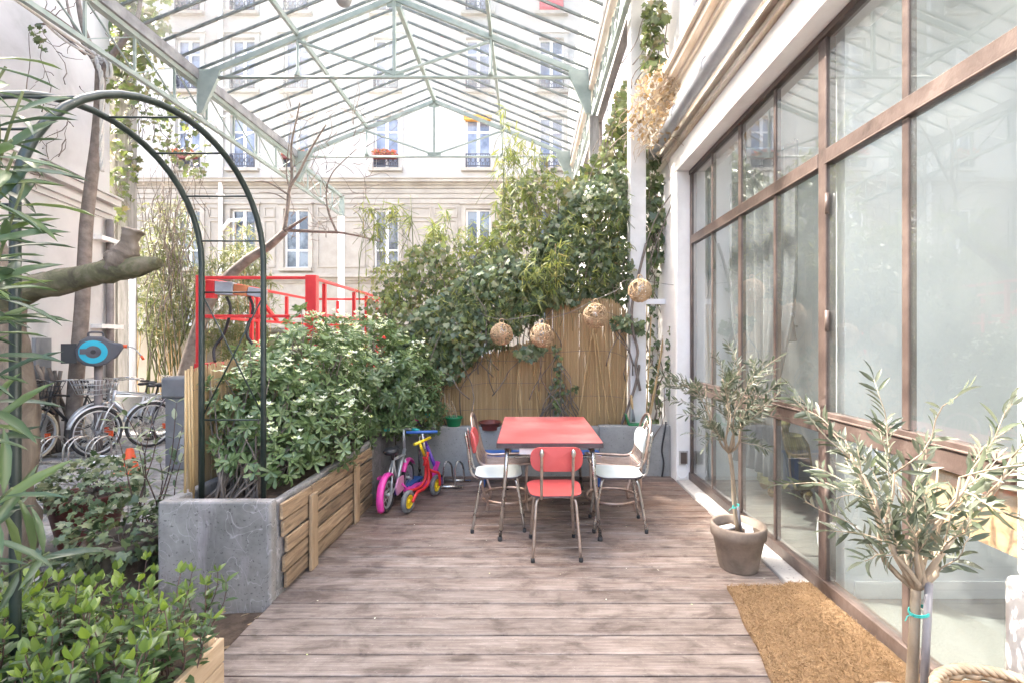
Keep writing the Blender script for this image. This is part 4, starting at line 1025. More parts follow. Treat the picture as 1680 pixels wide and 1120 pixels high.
# pink bicycle, seen from behind
pk = thing('child_bicycle', 'pink child bicycle with black saddle parked against the planter', 'bicycle', (-1.2, 4.55, 0), 'children\'s vehicles parked on the deck')
r0 = Vector((-1.235, 4.26, .155)); r1 = Vector((-1.19, 4.82, .155)); dv = (r1-r0).normalized(); ax = Vector((dv.y, -dv.x, 0))
def spoke_wheel(parent, c, ax, r, w_, tyre='rubber', rim='silver', n=14):
    c = Vector(c); ax = Vector(ax).normalized(); e1 = ax.cross(Vector((0, 0, 1))).normalized(); e2 = e1.cross(ax)
    ring = lambda rr, off=0: [c+(e1*math.cos(a*math.pi/16)+e2*math.sin(a*math.pi/16))*rr+ax*off for a in range(32)]
    wh = MB().tube(ring(r-w_/2), w_/2, 7, closed=True).build('wheel', M[tyre], parent)
    rm = MB().tube(ring(r-w_*1.15), w_*.33, 6, closed=True); rm.tube([c-ax*.03, c+ax*.03], .018, 8)
    for i in range(n):
        a = 2*math.pi*i/n; s = .025 if i % 2 else -.025
        rm.tube([c+ax*s+(e1*math.cos(a+.3)+e2*math.sin(a+.3))*.015, c+(e1*math.cos(a)+e2*math.sin(a))*(r-w_)], .0022, 4)
    rm.build('rim', M[rim], wh)
def fender(parent, c, ax, r, w_, a0, a1, mat):
    c = Vector(c); ax = Vector(ax).normalized(); e1 = Vector((ax.y, -ax.x, 0)); vs = []; fs = []; n = 16
    e1 = Vector((0, 0, 1)).cross(ax)
    for i in range(n+1):
        a = a0+(a1-a0)*i/n; d = e1*math.cos(a)+Vector((0, 0, 1))*math.sin(a)
        for k, (o, h) in enumerate(((-1, -.3), (-.7, .25), (0, .45), (.7, .25), (1, -.3))): vs.append(c+d*(r+h*w_*.5)+ax*o*w_/2)
    for i in range(n):
        for k in range(4): b = i*5+k; fs.append((b, b+1, b+6, b+5))
    m_ = MB(); m_.add(vs, fs, 0, True); o = m_.build('mudguard', mat if not isinstance(mat, str) else M[mat], parent)
    so_ = o.modifiers.new('thick', 'SOLIDIFY'); so_.thickness = .004; return o
spoke_wheel(pk, r0, ax, .155, .038); spoke_wheel(pk, r1, ax, .155, .038)
e = Vector((0, 0, 1)).cross(ax); sgn = 1 if e.dot(dv) > 0 else -1
fender(pk, r0, ax, .175, .06, R(90+60) if sgn > 0 else R(30), R(215) if sgn > 0 else R(-35), 'pink')
fender(pk, r0, ax, .176, .06, R(60), R(215) if sgn > 0 else R(120), 'pink')
fender(pk, r1, ax, .175, .055, R(30), R(150), 'pink')
f_ = MB(); bbk = r0+dv*.24+Vector((0, 0, .03)); hd = r1-dv*.10+Vector((0, 0, .30)); stp = r0+dv*.14+Vector((0, 0, .27))
f_.tube([bbk, hd], .018, 8); f_.tube([bbk, stp], .016, 8); f_.tube([stp, hd-Vector((0, 0, .05))], .014, 8)
for s in (-1, 1): f_.tube([r0+ax*.04*s, bbk], .009, 6); f_.tube([r0+ax*.04*s, stp], .009, 6); f_.tube([r1+ax*.035*s, hd-Vector((0, 0, .1))], .011, 6)
f_.build('frame', M['silver'], pk)
m_ = MB(); m_.tube([hd, hd-dv*.03+Vector((0, 0, .20))], .014, 8); hb = hd-dv*.03+Vector((0, 0, .20)); m_.tube([hb-ax*.17-dv*.06, hb-ax*.06, hb+ax*.06, hb+ax*.17-dv*.06], .010, 8); m_.build('handlebar', M['silver'], pk)
for s in (-1, 1): m_ = MB(); m_.tube([hb+ax*.17*s-dv*.06, hb+ax*.10*s-dv*.025], .016, 8); m_.build('grip', M['teal'], pk)
m_ = MB(); sp_ = stp+Vector((0, 0, .09)); m_.ball(sp_-dv*.04, (.075, .085, .035), 14); m_.ball(sp_+dv*.07, (.03, .08, .025), 12); m_.tube([stp, sp_], .012, 8); m_.build('saddle', M['black'], pk)
m_ = MB(); m_.tube([bbk-ax*.10+Vector((0, 0, .05)), bbk-ax*.05], .01, 6); m_.tube([bbk+ax*.10-Vector((0, 0, .05)), bbk+ax*.05], .01, 6); m_.box(bbk.x-.17, bbk.x-.10, bbk.y-.04, bbk.y+.04, bbk.z+.04, bbk.z+.06); m_.box(bbk.x+.10, bbk.x+.17, bbk.y-.04, bbk.y+.04, bbk.z-.06, bbk.z-.04); m_.build('pedal', M['pink'], pk)
m_ = MB(); m_.prism([(-.04, -.07), (.12, -.08), (.16, 0), (.10, .07), (-.04, .06)], lambda u, w_, d: bbk-dv*(u-.02)+Vector((0, 0, w_))+ax*d, .035, .05); m_.build('chain_guard', M['palepink'], pk, fix=True)
m_ = MB()
m_.tube(smooth([(-.86, 4.95, .02), (-.855, 4.95, .2), (-.83, 4.97, .27), (-.80, 5.1, .2), (-.79, 5.16, .02)], 4), .009, 8)
m_.tube(smooth([(-.74, 4.95, .02), (-.735, 4.95, .2), (-.71, 4.97, .27), (-.68, 5.1, .2), (-.67, 5.16, .02)], 4), .009, 8)
m_.tube([(-1.02, 4.95, .018), (-.66, 4.95, .018)], .014, 8); m_.tube([(-.96, 5.17, .018), (-.60, 5.17, .018)], .014, 8)
tag(m_.build('bicycle_stand', M['chrome']), 'small silver wheel stand on the deck beside the balance bike', 'bike stand', 'silver bicycle stands')

# ================================================================== POTS, MAT, BASKET, LAMPS
def pot(name, lab, cat, c, rb, rt, h, mat, rim=.05, grp=None, soil=True, lip=.012):
    t = thing(name, lab, cat, c, grp); m_ = MB()
    prof = [(0, .0), (rb, 0), (rb+.004, .01), (rt-lip, h-rim), (rt, h-rim+.004), (rt+.004, h-.008), (rt-.004, h), (rt-lip-.008, h-.004), (rt-lip-.012, h-.05), (rt*.85, h-.055), (0, h-.055)] if False else \
           [(0, .0), (rb, 0), (rb+.004, .012), (rt-lip, h-rim), (rt, h-rim+.006), (rt+.004, h-.01), (rt-.004, h), (rt-lip-.008, h-.006), (rt-lip-.016, h-.09)]
    m_.lathe(prof, c, 36); m_.build('pot', M[mat], t)
    if soil:
        s = MB(); vs = [(c[0], c[1], c[2]+h-.05)]; n = 20
        for k, rr in enumerate((.5, .97)):
            for j in range(n): a = 2*math.pi*j/n; q = (rt-lip-.010)*rr; vs.append((c[0]+q*math.cos(a), c[1]+q*math.sin(a), c[2]+h-.058+random.uniform(0, .012)))
        fs = [(0, 1+j, 1+(j+1) % n) for j in range(n)]+[(1+j, 1+n+j, 1+n+(j+1) % n, 1+(j+1) % n) for j in range(n)]
        s.add(vs, fs, 0, True); s.build('soil', M['soil'], t)
    return t
P1 = (1.405, 3.22, 0)
pot('clay_pot', 'round grey-brown clay pot holding the slim olive tree on the deck edge', 'pot', P1, .118, .172, .295, 'terracotta', .085)
m_ = MB()
for a, b, q in ((-.06, .03, .3), (.05, -.05, 1.2), (.06, .05, 2.1)): m_.bar((P1[0]+a-.05*math.cos(q), P1[1]+b-.05*math.sin(q), .252), (P1[0]+a+.05*math.cos(q), P1[1]+b+.05*math.sin(q), .258), .05, .012)
tag(m_.build('pot_shards', M['whitewall']), 'pale flat stones lying on the soil of the slim olive tree pot', 'stones')
P2 = (1.37, 1.73, 0)
pot('clay_pot', 'clay pot under the near olive tree with the plastic stake', 'pot', P2, .10, .14, .19, 'terracotta', .05)
# doormat of coir: a slab with fibre tufts
def mat_slab():
    m_ = MB(); nx, ny = 26, 40; x0, x1, y0, y1 = 1.02, 1.70, 1.45, 2.93; vs = []; fs = []
    def edge(x, y): return x+.012*math.sin(y*17)
    for j in range(ny+1):
        for i in range(nx+1):
            u = i/nx; v = j/ny; yy = y0+(y1-y0)*v; xl = 1.215-.17*(2.93-yy)+.006*math.sin(v*23); xx = xl+(1.72-xl)*u; vs.append((xx, yy+.012*u, .023+.017*min(1, max(0, (xx-1.54)/.05))+random.uniform(-.003, .003)))      # rides up over the kerb
    for j in range(ny):
        for i in range(nx): a = j*(nx+1)+i; fs.append((a, a+1, a+nx+2, a+nx+1))
    m_.add(vs, fs, 0, True)
    ring = [i for i in range(nx+1)]+[(j+1)*(nx+1)-1 for j in range(1, ny+1)]+[ny*(nx+1)+i for i in range(nx-1, -1, -1)]+[j*(nx+1) for j in range(ny-1, 0, -1)]
    b = len(m_.v)
    for i in ring: m_.v.append((m_.v[i][0], m_.v[i][1], .0235-.022))
    k = len(ring)
    for i in range(k): m_.f.append((ring[i], b+i, b+(i+1) % k, ring[(i+1) % k])); m_.m.append(0); m_.s.append(False)
    return m_
dm = thing('coir_doormat', 'large rough coir doormat on the deck before the glazed wall', 'doormat', (1.4, 2.2, 0))
dm_o = mat_slab(); dm_o.build('mat', M['coir'], dm)
n = 20000; ry = rng.uniform(1.45, 2.945, n); xl = 1.210-.17*(2.93-ry); fx = xl+(1.712-xl)*rng.random(n); ps = np.column_stack([fx, ry, .022+.017*np.clip((fx-1.54)/.05, 0, 1)])
dd = rdir(n); dd[:, 2] = np.abs(dd[:, 2])*.55+.12
M['coirtuft'] = leafmat('coir_tuft', [(.18, .108, .05), (.28, .18, .092), (.38, .27, .16)], rough=.9, trans=.1)
leaves('fibres', M['coirtuft'], dm, ps, dd, rdir(n), rng.uniform(.010, .024, n), .0028, 'strip', 'stuff')
# wicker basket, bottom right
bk = thing('wicker_basket', 'pale round wicker basket with braided hoop handles by the white pillar', 'basket', (1.33, 1.33, 0))
cx, cy = 1.42, 1.37
nb = 44
for k in range(13):
    z = .02+.033*k; r = .155+.05*math.sin(min(z/.42, 1)*1.8)
    m_ = MB(); m_.tube([(cx+(r+.006*(1 if (j+k) % 2 else -1))*math.cos(2*math.pi*j/nb), cy+(r+.006*(1 if (j+k) % 2 else -1))*math.sin(2*math.pi*j/nb), z) for j in range(nb)], .0125, 5, closed=True)
    m_.build('weave_ring', M['basket'], bk)
m_ = MB(); m_.lathe([(0, .015), (.15, .015), (.19, .41)], (cx, cy, 0), 24); m_.build('lining', M['wicker'], bk)
def braid(pts, r, mb):
    pts = smooth(pts, 6); k = len(pts)
    for ph in (0, 2.1, 4.2):
        q = []
        for i, p in enumerate(pts):
            t = (pts[min(i+1, k-1)]-pts[max(i-1, 0)]).normalized(); a = t.cross(Vector((.3, 1, .2))).normalized(); b = t.cross(a)
            q.append(p+(a*math.cos(ph+i*.75)+b*math.sin(ph+i*.75))*r*.7)
        mb.tube(q, r*.75, 5)
m_ = MB(); braid([(cx+.203*math.cos(a*.2618), cy+.203*math.sin(a*.2618), .437) for a in range(25)], .012, m_); m_.build('rim', M['basket'], bk)
for dy, kz in ((-.12, 1.45), (.12, .18)):
    m_ = MB(); braid([(x_, y_, .41+(z_-.41)*kz) for x_, y_, z_ in [(cx-.16, cy+dy, .41), (cx-.14, cy+dy-.01, .52), (cx-.06, cy+dy-.02, .585), (cx+.06, cy+dy-.02, .585), (cx+.14, cy+dy-.01, .52), (cx+.16, cy+dy, .41)]], .012, m_); m_.build('handle', M['basket'], bk)
# woven ball lamps on a cord
balls = [((823, 548), 5.15, .118, 'woven wicker ball lamp, lowest one at the ivy end of the cord'), ((889, 550), 5.12, .125, 'woven wicker ball lamp hanging over the middle of the table'),
         ((977, 518), 5.1, .130, 'woven wicker ball lamp in front of the tall reed screen'), ((1050, 477), 5.05, .122, 'woven wicker ball lamp in front of the white column')]
tops = []
for (pp, Y, r, lab) in balls:
    c = P(pp[0], pp[1], Y); t = thing('ball_lamp', lab, 'ball lamp', tuple(c), 'wicker ball lamps on a cord')
    m_ = MB()
    for k in range(34):
        a = Vector(rng.normal(size=3)).normalized(); e1 = a.orthogonal().normalized(); e2 = a.cross(e1); rr = r*random.uniform(.95, 1.02); off = random.uniform(-.55, .55)
        q = math.sqrt(1-off*off)
        m_.tube([c+a*off*rr+(e1*math.cos(j*math.pi/9)+e2*math.sin(j*math.pi/9))*rr*q*(1+.012*math.sin(j*2.1+k)) for j in range(18)], .0042, 4, closed=True)
    m_.build('woven_shell', M['wicker'], t)
    m_ = MB(); m_.tube([c+Vector((.022*math.sin(j*.5236), 0, r+.02+.024*math.cos(j*.5236))) for j in range(12)], .005, 5, closed=True); m_.build('hanging_loop', M['wicker'], t)
    m_ = MB(); m_.ball(c+Vector((0, 0, .02)), .03, 10); m_.tube([c+Vector((0, 0, .04)), c+Vector((0, 0, r))], .012, 6); m_.build('bulb', M['whitepaint'], t)
    tops.append(c+Vector((0, 0, r+.035)))
m_ = MB(); m_.tube(smooth([tops[0]+Vector((-.35, .3, .12)), tops[0], tops[1]+Vector((-.06, 0, .05)), tops[1], tops[1].lerp(tops[2], .5)+Vector((0, 0, -.03)), tops[2], tops[2].lerp(tops[3], .5)+Vector((0, 0, -.02)), tops[3]-Vector((0, 0, .10))+Vector((-.12, .05, .06)), P(1105, 468, 5.3)], 5), .0032, 6)
tag(m_.build('lamp_cord', M['pipe_dark']), 'sagging cord that carries the four wicker ball lamps', 'cord')
# small things on the low wall
t = pot('flower_pot', 'small green plastic pot standing on the low wall before the low reed screen', 'pot', (-.83, 5.47, .548), .07, .10, .11, 'greenpot', .03)
m_ = MB()
for k in range(6): m_.tube(curvy((-.83+.02*k-.05, 5.47, .62), P(725+4*k, 648+random.uniform(-8, 20), 5.47), 5, .15), .004, 4)
tag(m_.build('dead_stems', M['deadtwig']), 'dry twisted stems standing in the small green pot', 'stems')
t = pot('flower_pot', 'low brown saucer pot on the low wall behind the red-backed chair', 'pot', (-.42, 5.46, .548), .10, .13, .055, 'redpot', .02)
t = thing('plant_trough', 'dark green plastic trough holding a hand trowel at the foot of the column', 'trough', (1.24, 5.46, .558))
m_ = MB(); m_.prism([(-.10, 0), (.10, 0), (.14, .13), (.125, .13), (.09, .02), (-.09, .02), (-.125, .13), (-.14, .13)], lambda u, w_, d: (1.24+u, d, .558+w_), 5.41, 5.51); m_.build('trough', M['greenpot'], t, fix=True)
t = thing('hand_trowel', 'hand trowel with wooden handle standing in the dark green trough', 'trowel', (1.2, 5.46, .6))
m_ = MB(); m_.tube([(1.20, 5.46, .60), (1.19, 5.46, .74)], [.022, .008], 8); m_.build('blade', M['grey'], t)
m_ = MB(); m_.tube([(1.19, 5.46, .74), (1.185, 5.46, .77), (1.172, 5.46, .90)], [.009, .014, .012], 8); m_.build('handle', M['cane'], t)
t = thing('vent_box', 'small rusty recessed vent box low on the white pier', 'vent', (1.66, 5.19, .25))
m_ = MB(); m_.box(1.63, 1.725, 5.185, 5.199, .18, .33); m_.build('frame', M['kerb'], t)
m_ = MB(); m_.box(1.645, 1.71, 5.178, 5.184, .195, .315); m_.build('cover', M['frame'], t)
m_ = MB(); m_.tube(smooth([(1.60, 5.18, .12), (1.62, 5.17, .06), (1.68, 5.17, .05), (1.72, 5.18, .10), (1.71, 5.18, .19)], 5), .006, 6); tag(m_.build('cable', M['whitepaint']), 'pale cable looping below the rusty vent box', 'cable')
m_ = MB(); m_.box(1.578, 1.60, 5.58, 5.66, .86, .97); tag(m_.build('switch_box', M['whitepaint'], bevel=.006), 'small white electrical box on the edge of the white pier', 'electrical box')
m_ = MB(); m_.tube(smooth([(1.56, 5.44, .60), (1.53, 5.38, .50), (1.50, 5.385, .30), (1.52, 5.385, .15), (1.50, 5.385, .0)], 5), .009, 6)
tag(m_.build('hose', M['black']), 'black hose dropping down the right end of the low wall', 'hose')
# inside the studio
t = thing('painted_chest', 'olive painted tapered drum chest on brass ball feet inside the studio', 'chest', (2.52, 4.72, .012))
m_ = MB(); m_.lathe([(.0, .13), (.255, .13), (.25, .16), (.20, .52), (.15, .60), (.03, .62), (.03, .66), (.045, .70), (.02, .76), (0, .77)], (2.52, 4.72, 0), 12, sm=False); m_.build('drum', M['olivefab'], t)
m_ = MB(); m_.box(2.42, 2.62, 4.47, 4.50, .22, .42); m_.build('label_plate', M['darkfab'], t)
for a in (.6, 2.2, 3.7, 5.3): m_ = MB(); m_.ball((2.52+.2*math.cos(a), 4.72+.2*math.sin(a), .068), .055, 12); m_.build('ball_foot', M['brass'], t)
t = thing('studio_door', 'white flush door with a chrome lever handle inside the studio', 'door', (3.0, 5.2, .012))
m_ = MB(); m_.box(2.62, 3.25, 5.185, 5.216, .02, 2.15); m_.build('leaf', M['whitepaint'], t)
m_ = MB(); m_.box(2.70, 2.735, 5.175, 5.184, 1.45, 1.75); m_.tube([(2.72, 5.175, 1.66), (2.72, 5.12, 1.66), (2.86, 5.12, 1.66)], .012, 8); m_.build('handle', M['chrome'], t)
m_ = MB(); n = 40; pts = []
vs = []; fs = []
for j in range(9):
    z = .35+2.7*j/8; pinch = 1-.55*math.exp(-((z-1.0)/.5)**2)
    for i in range(n+1):
        u = i/n; y = 4.25+(u-.5)*1.1*pinch; vs.append((2.05+.035*math.sin(u*44)*pinch+.02*math.sin(u*17), y, z))
for j in range(8):
    for i in range(n): a = j*(n+1)+i; fs.append((a, a+1, a+n+2, a+n+1))
m_.add(vs, fs, 0, True); o = m_.build('curtain', M['curtain']); so_ = o.modifiers.new('thick', 'SOLIDIFY'); so_.thickness = .006
tag(o, 'pale grey gathered curtain hanging inside the glazed wall', 'curtain')
m_ = MB(); m_.tube(smooth([(2.12, 3.95, 2.5), (2.10, 3.97, 2.1), (2.10, 3.95, 1.7), (2.12, 3.9, 1.45)], 4), [.055, .05, .06, .05]+[.05]*9, 8) if False else m_.tube([(2.12, 3.97, 2.5), (2.10, 3.98, 2.0), (2.12, 3.92, 1.5)], [.055, .045, .06], 8)
tag(m_.build('dark_sash', M['darkfab']), 'dark cloth sash hanging down in front of the grey curtain', 'cloth')
m_ = MB(); m_.tube([(1.965+.02*math.cos(a*.2), 3.08+.19*math.cos(a*.19635), .22+.20*math.sin(a*.19635)) for a in range(32)], .026, 10, closed=True)
tag(m_.build('white_hoop', M['whitepaint']), 'white hoop leaning on the floor inside the glazed wall', 'hoop')
m_ = MB(); m_.box(2.46, 2.66, 5.16, 5.215, .75, 1.15); tag(m_.build('wall_box', M['darkgrey'], bevel=.01), 'dark box fixed to the wall above the olive chest', 'box')
m_ = MB(); m_.box(1.815, 1.85, .95, 2.3, .70, .99); tag(m_.build('plywood_panel', M['ply']), 'orange plywood panel standing inside behind the near rail', 'panel')
# ================================================================== GARDEN ARCH
ga = thing('garden_arch', 'dark green tubular steel garden arch between the deck and the yard', 'garden arch', (-1.9, 2.3, 0))
YA, YB, XA, XB = 1.70, 2.97, -1.72, -2.12; rad = (YB-YA)/2; ym = (YA+YB)/2; zs_ = 1.98
def hoop(x, sk):
    f = lambda u, w_: Vector((x+sk*(u-YA)/(YB-YA), u, w_))
    pts = [f(YA, -.02), f(YA, .6), f(YA, 1.3)]+arc((ym, zs_), rad, math.pi, 0, 22, f)+[f(YB, 1.3), f(YB, .5)]
    return pts
hoops = [hoop(-1.80, .18), hoop(-2.20, .20)]
for i, h in enumerate(hoops):
    MB().tube(h, .0165, 12).build('hoop', M['arch'], ga)
def hp(i, z, right):                   # point on hoop i at height z
    h = hoops[i]; best = min((p for p in h if (p.y > ym) == right), key=lambda p: abs(p.z-z)); return best
def at(i, a):                          # on the arc
    x0, sk = ((-1.80, .18), (-2.20, .20))[i]; y = ym+rad*math.cos(a); return Vector((x0+sk*(y-YA)/(YB-YA), y, zs_+rad*math.sin(a)))
for a in (180, 152, 128, 106, 84, 60, 36, 12): MB().tube([at(0, R(a)), at(1, R(a))], .0055, 6).build('cross_bar', M['arch'], ga)
def leg(i, z, right):
    x0, sk = ((-1.80, .18), (-2.20, .20))[i]; y = YB if right else YA; return Vector((x0+(sk if right else 0), y, z))
for rt in (True, False):
    for z in (1.80, 1.02): MB().tube([leg(0, z, rt), leg(1, z, rt)], .0055, 6).build('cross_bar', M['arch'], ga)
    MB().tube([leg(0, 1.78, rt), leg(1, 1.03, rt)], .0045, 6).build('brace', M['arch'], ga)
    o = Vector((0, .012, 0)); MB().tube([leg(0, 1.03, rt)+o, leg(1, 1.78, rt)+o], .0045, 6).build('brace', M['arch'], ga)
# ================================================================== RED WORK PLATFORM
lf_ = thing('work_platform', 'bright red lift platform with tubular guard rails parked behind the shrubs', 'lift', (-3.2, 7.2, 0))
bx0, bx1, by0, by1, bt, bf = -3.93, -2.58, 5.8, 8.75, 2.29, 1.24
def rail(p, q, w_=.036, name='guard_rail'): return MB().bar(p, q, w_).build(name, M['red'], lf_, bevel=.004, seg=1)
C4 = [(bx0, by0), (bx1, by0), (bx1, by1), (bx0, by1)]
for i in range(4):
    a, b = C4[i], C4[(i+1) % 4]; d = Vector((b[0]-a[0], b[1]-a[1], 0)).normalized()*.03
    for z in (bt-.03, (1.80 if i != 1 else 1.83)):
        rail((a[0]+d.x, a[1]+d.y, z), (b[0]-d.x, b[1]-d.y, z))
for x, y in C4[:1]+C4[2:]: rail((x, y, bf), (x, y, bt), .06, 'corner_post')
MB().bar((bx1, by0, bf), (bx1, by0, bt), .13, .09).build('corner_post', M['red'], lf_, bevel=.006)
for y in (6.15, 7.2, 7.75, 8.3): rail((bx1, y, bf), (bx1, y, bt-.06), .045, 'rail_post')
for y in (6.9, 7.05, 7.9): rail((bx0, y, bf), (bx0, y, bt-.06), .045, 'rail_post')
rail((bx0+.5, by1, bf), (bx0+.5, by1, bt-.06), .045, 'rail_post'); rail((bx0, 6.95, 2.2), (bx0, 7.6, 1.82), .05, 'brace')
MB().box(bx0-.05, bx1+.05, by0-.03, by1+.03, bf-.17, bf).build('platform_floor', M['red'], lf_, bevel=.01)
MB().box(bx0+.05, bx0+.15, by0+.03, by0+.10, 2.02, bt-.06).build('control_bracket', M['red'], lf_)
cbx = MB(); a = Vector((bx0+.20, by0+.12, 2.15)); cbx.bar(a-Vector((.07, .01, 0)), a+Vector((.14, .02, -.01)), .13, .16); cbx.build('control_box', M['pipe'], lf_, bevel=.01)
cbx = MB(); cbx.bar(a+Vector((.302, .04, -.035)), a+Vector((.50, .06, -.07)), .10, .11); cbx.build('control_box', M['pipe'], lf_, bevel=.01)
cbx = MB(); cbx.bar(a+Vector((.142, .02, -.015)), a+Vector((.30, .035, -.035)), .11, .13); cbx.build('control_panel', M['orangepot'], lf_, bevel=.01)
for k, xo in enumerate((.22, .50)):
    MB().tube(smooth([(bx0+xo, by0+.16, 2.05), (bx0+xo+.03, by0+.2, 1.9), (bx0+xo-.05, by0+.2, 1.6), (bx0+xo-.14+.2*k, by0+.15, 1.42), (bx0+xo-.1, by0+.1, 1.25)], 4), .018, 7).build('cable', M['black'], lf_)
# scissor arms and chassis
for y in (6.3, 8.2):
    for z in (.55,):
        MB().bar((bx0+.15, y, .42), (bx1-.15, y, bf-.18), .07, .10).build('scissor_arm', M['red'], lf_); MB().bar((bx0+.15, y+.08, bf-.18), (bx1-.15, y+.08, .42), .07, .10).build('scissor_arm', M['red'], lf_)
MB().box(bx0, bx1, by0+.1, by1-.1, .15, .42).build('chassis', M['grey'], lf_, bevel=.02)
for x in (bx0-.02, bx1+.02):
    for y in (6.25, 8.3): MB().tube([(x-.07, y, .09), (x+.07, y, .09)], .19, 18).build('wheel', M['rubber'], lf_)
gc = thing('grey_cabinet', 'dark grey plastic equipment cabinet standing on the cobbles by the planter', 'cabinet', (-4.35, 6.1, -.1))
MB().box(-4.50, -4.16, 6.0, 6.35, -.09, .80).build('body', M['grey'], gc, bevel=.02); MB().box(-4.53, -4.13, 5.97, 6.38, .803, 1.06).build('lid', M['grey'], gc, bevel=.03)
MB().box(-4.30, -4.17, 5.985, 5.999, .1, .35).build('door', M['pipe'], gc)
# ================================================================== HOSE REEL
hr = thing('hose_reel', 'wall hose reel with dark grey case and bright cyan disc behind the bicycles', 'hose reel', (-6.15, 6.9, 1.3))
hc = P(158, 575, 6.9); vx = Vector((.75, .66, 0)).normalized(); vn = Vector((.66, -.75, 0)).normalized()
fh = lambda u, w_, d: tuple(hc+vx*u+Vector((0, 0, w_))+vn*d)
m_ = MB(); prof = [(-.20, -.12), (-.13, -.20), (.0, -.225), (.12, -.19), (.24, -.08), (.30, .04), (.29, .10), (.16, .13), (.08, .20), (-.08, .205), (-.17, .14), (-.215, .02)]
m_.prism(prof, fh, -.12, .12); m_.build('case', M['darkgrey'], hr, bevel=.025, fix=True)
m_ = MB(); m_.prism([(.155*math.cos(a*.2618)-.03, .16*math.sin(a*.2618)-.015) for a in range(24)], fh, .12, .135); m_.build('disc', M['cyan'], hr, fix=True)
m_ = MB(); m_.prism([(.085*math.cos(a*.2618)-.03, .085*math.sin(a*.2618)-.015) for a in range(24)], fh, .136, .142); m_.prism([(-.17, -.045), (-.03, -.045), (-.03, .03), (-.17, .03)], fh, .1425, .150); m_.build('hub_cover', M['darkgrey'], hr, fix=True)
m_ = MB(); m_.prism([(.03*math.cos(a*.5236)-.03, .03*math.sin(a*.5236)-.015) for a in range(12)], fh, .151, .165); m_.build('hub', M['black'], hr, fix=True)
for a in range(8):
    t_ = a*.7854; m_ = MB(); m_.prism([(-.03+.10*math.cos(t_-.2), -.015+.10*math.sin(t_-.2)), (-.03+.145*math.cos(t_-.14), -.015+.145*math.sin(t_-.14)), (-.03+.145*math.cos(t_+.14), -.015+.145*math.sin(t_+.14)), (-.03+.10*math.cos(t_+.2), -.015+.10*math.sin(t_+.2))], fh, .1355, .141); m_.build('disc_rib', M['cyan'], hr, fix=True)
m_ = MB(); m_.tube(smooth([Vector(fh(-.08, .20, 0)), Vector(fh(-.07, .255, 0)), Vector(fh(.06, .255, 0)), Vector(fh(.08, .20, 0))], 4), .014, 8); m_.build('handle', M['darkgrey'], hr)
m_ = MB(); m_.tube([fh(.28, .06, 0), fh(.34, .06, .02)], .026, 8); m_.tube([fh(.50, -.08, .03), fh(.53, -.14, .03)], .016, 8); m_.build('hose_nozzle', M['orange'], hr)
m_ = MB(); m_.tube(smooth([fh(.33, .06, .02), fh(.42, .03, .03), fh(.50, -.08, .03)], 4), .010, 7); m_.build('hose', M['pipe'], hr)
m_ = MB(); m_.prism([(-.36, -.17), (-.20, -.17), (-.20, .10), (-.36, .10)], fh, -.08, .08); m_.build('wall_bracket', M['black'], hr, fix=True)
tp = thing('tap_post', 'dark post under the hose reel', 'post', (-6.17, 6.95, -.1))
m_ = MB(); m_.tube([hc+Vector((-.02, .06, -.2)), Vector((hc.x-.02, hc.y+.06, -.1))], .05, 10); m_.build('post', M['pipe_dark'], tp)
m_ = MB(); lbox(m_, 1.45, 1.75, .65, 1.55, -.05, -.005); tag(m_.build('wall_cabinet', M['grey']), 'flat blue grey cabinet fixed on the plaster wall beside the hose reel', 'cabinet')
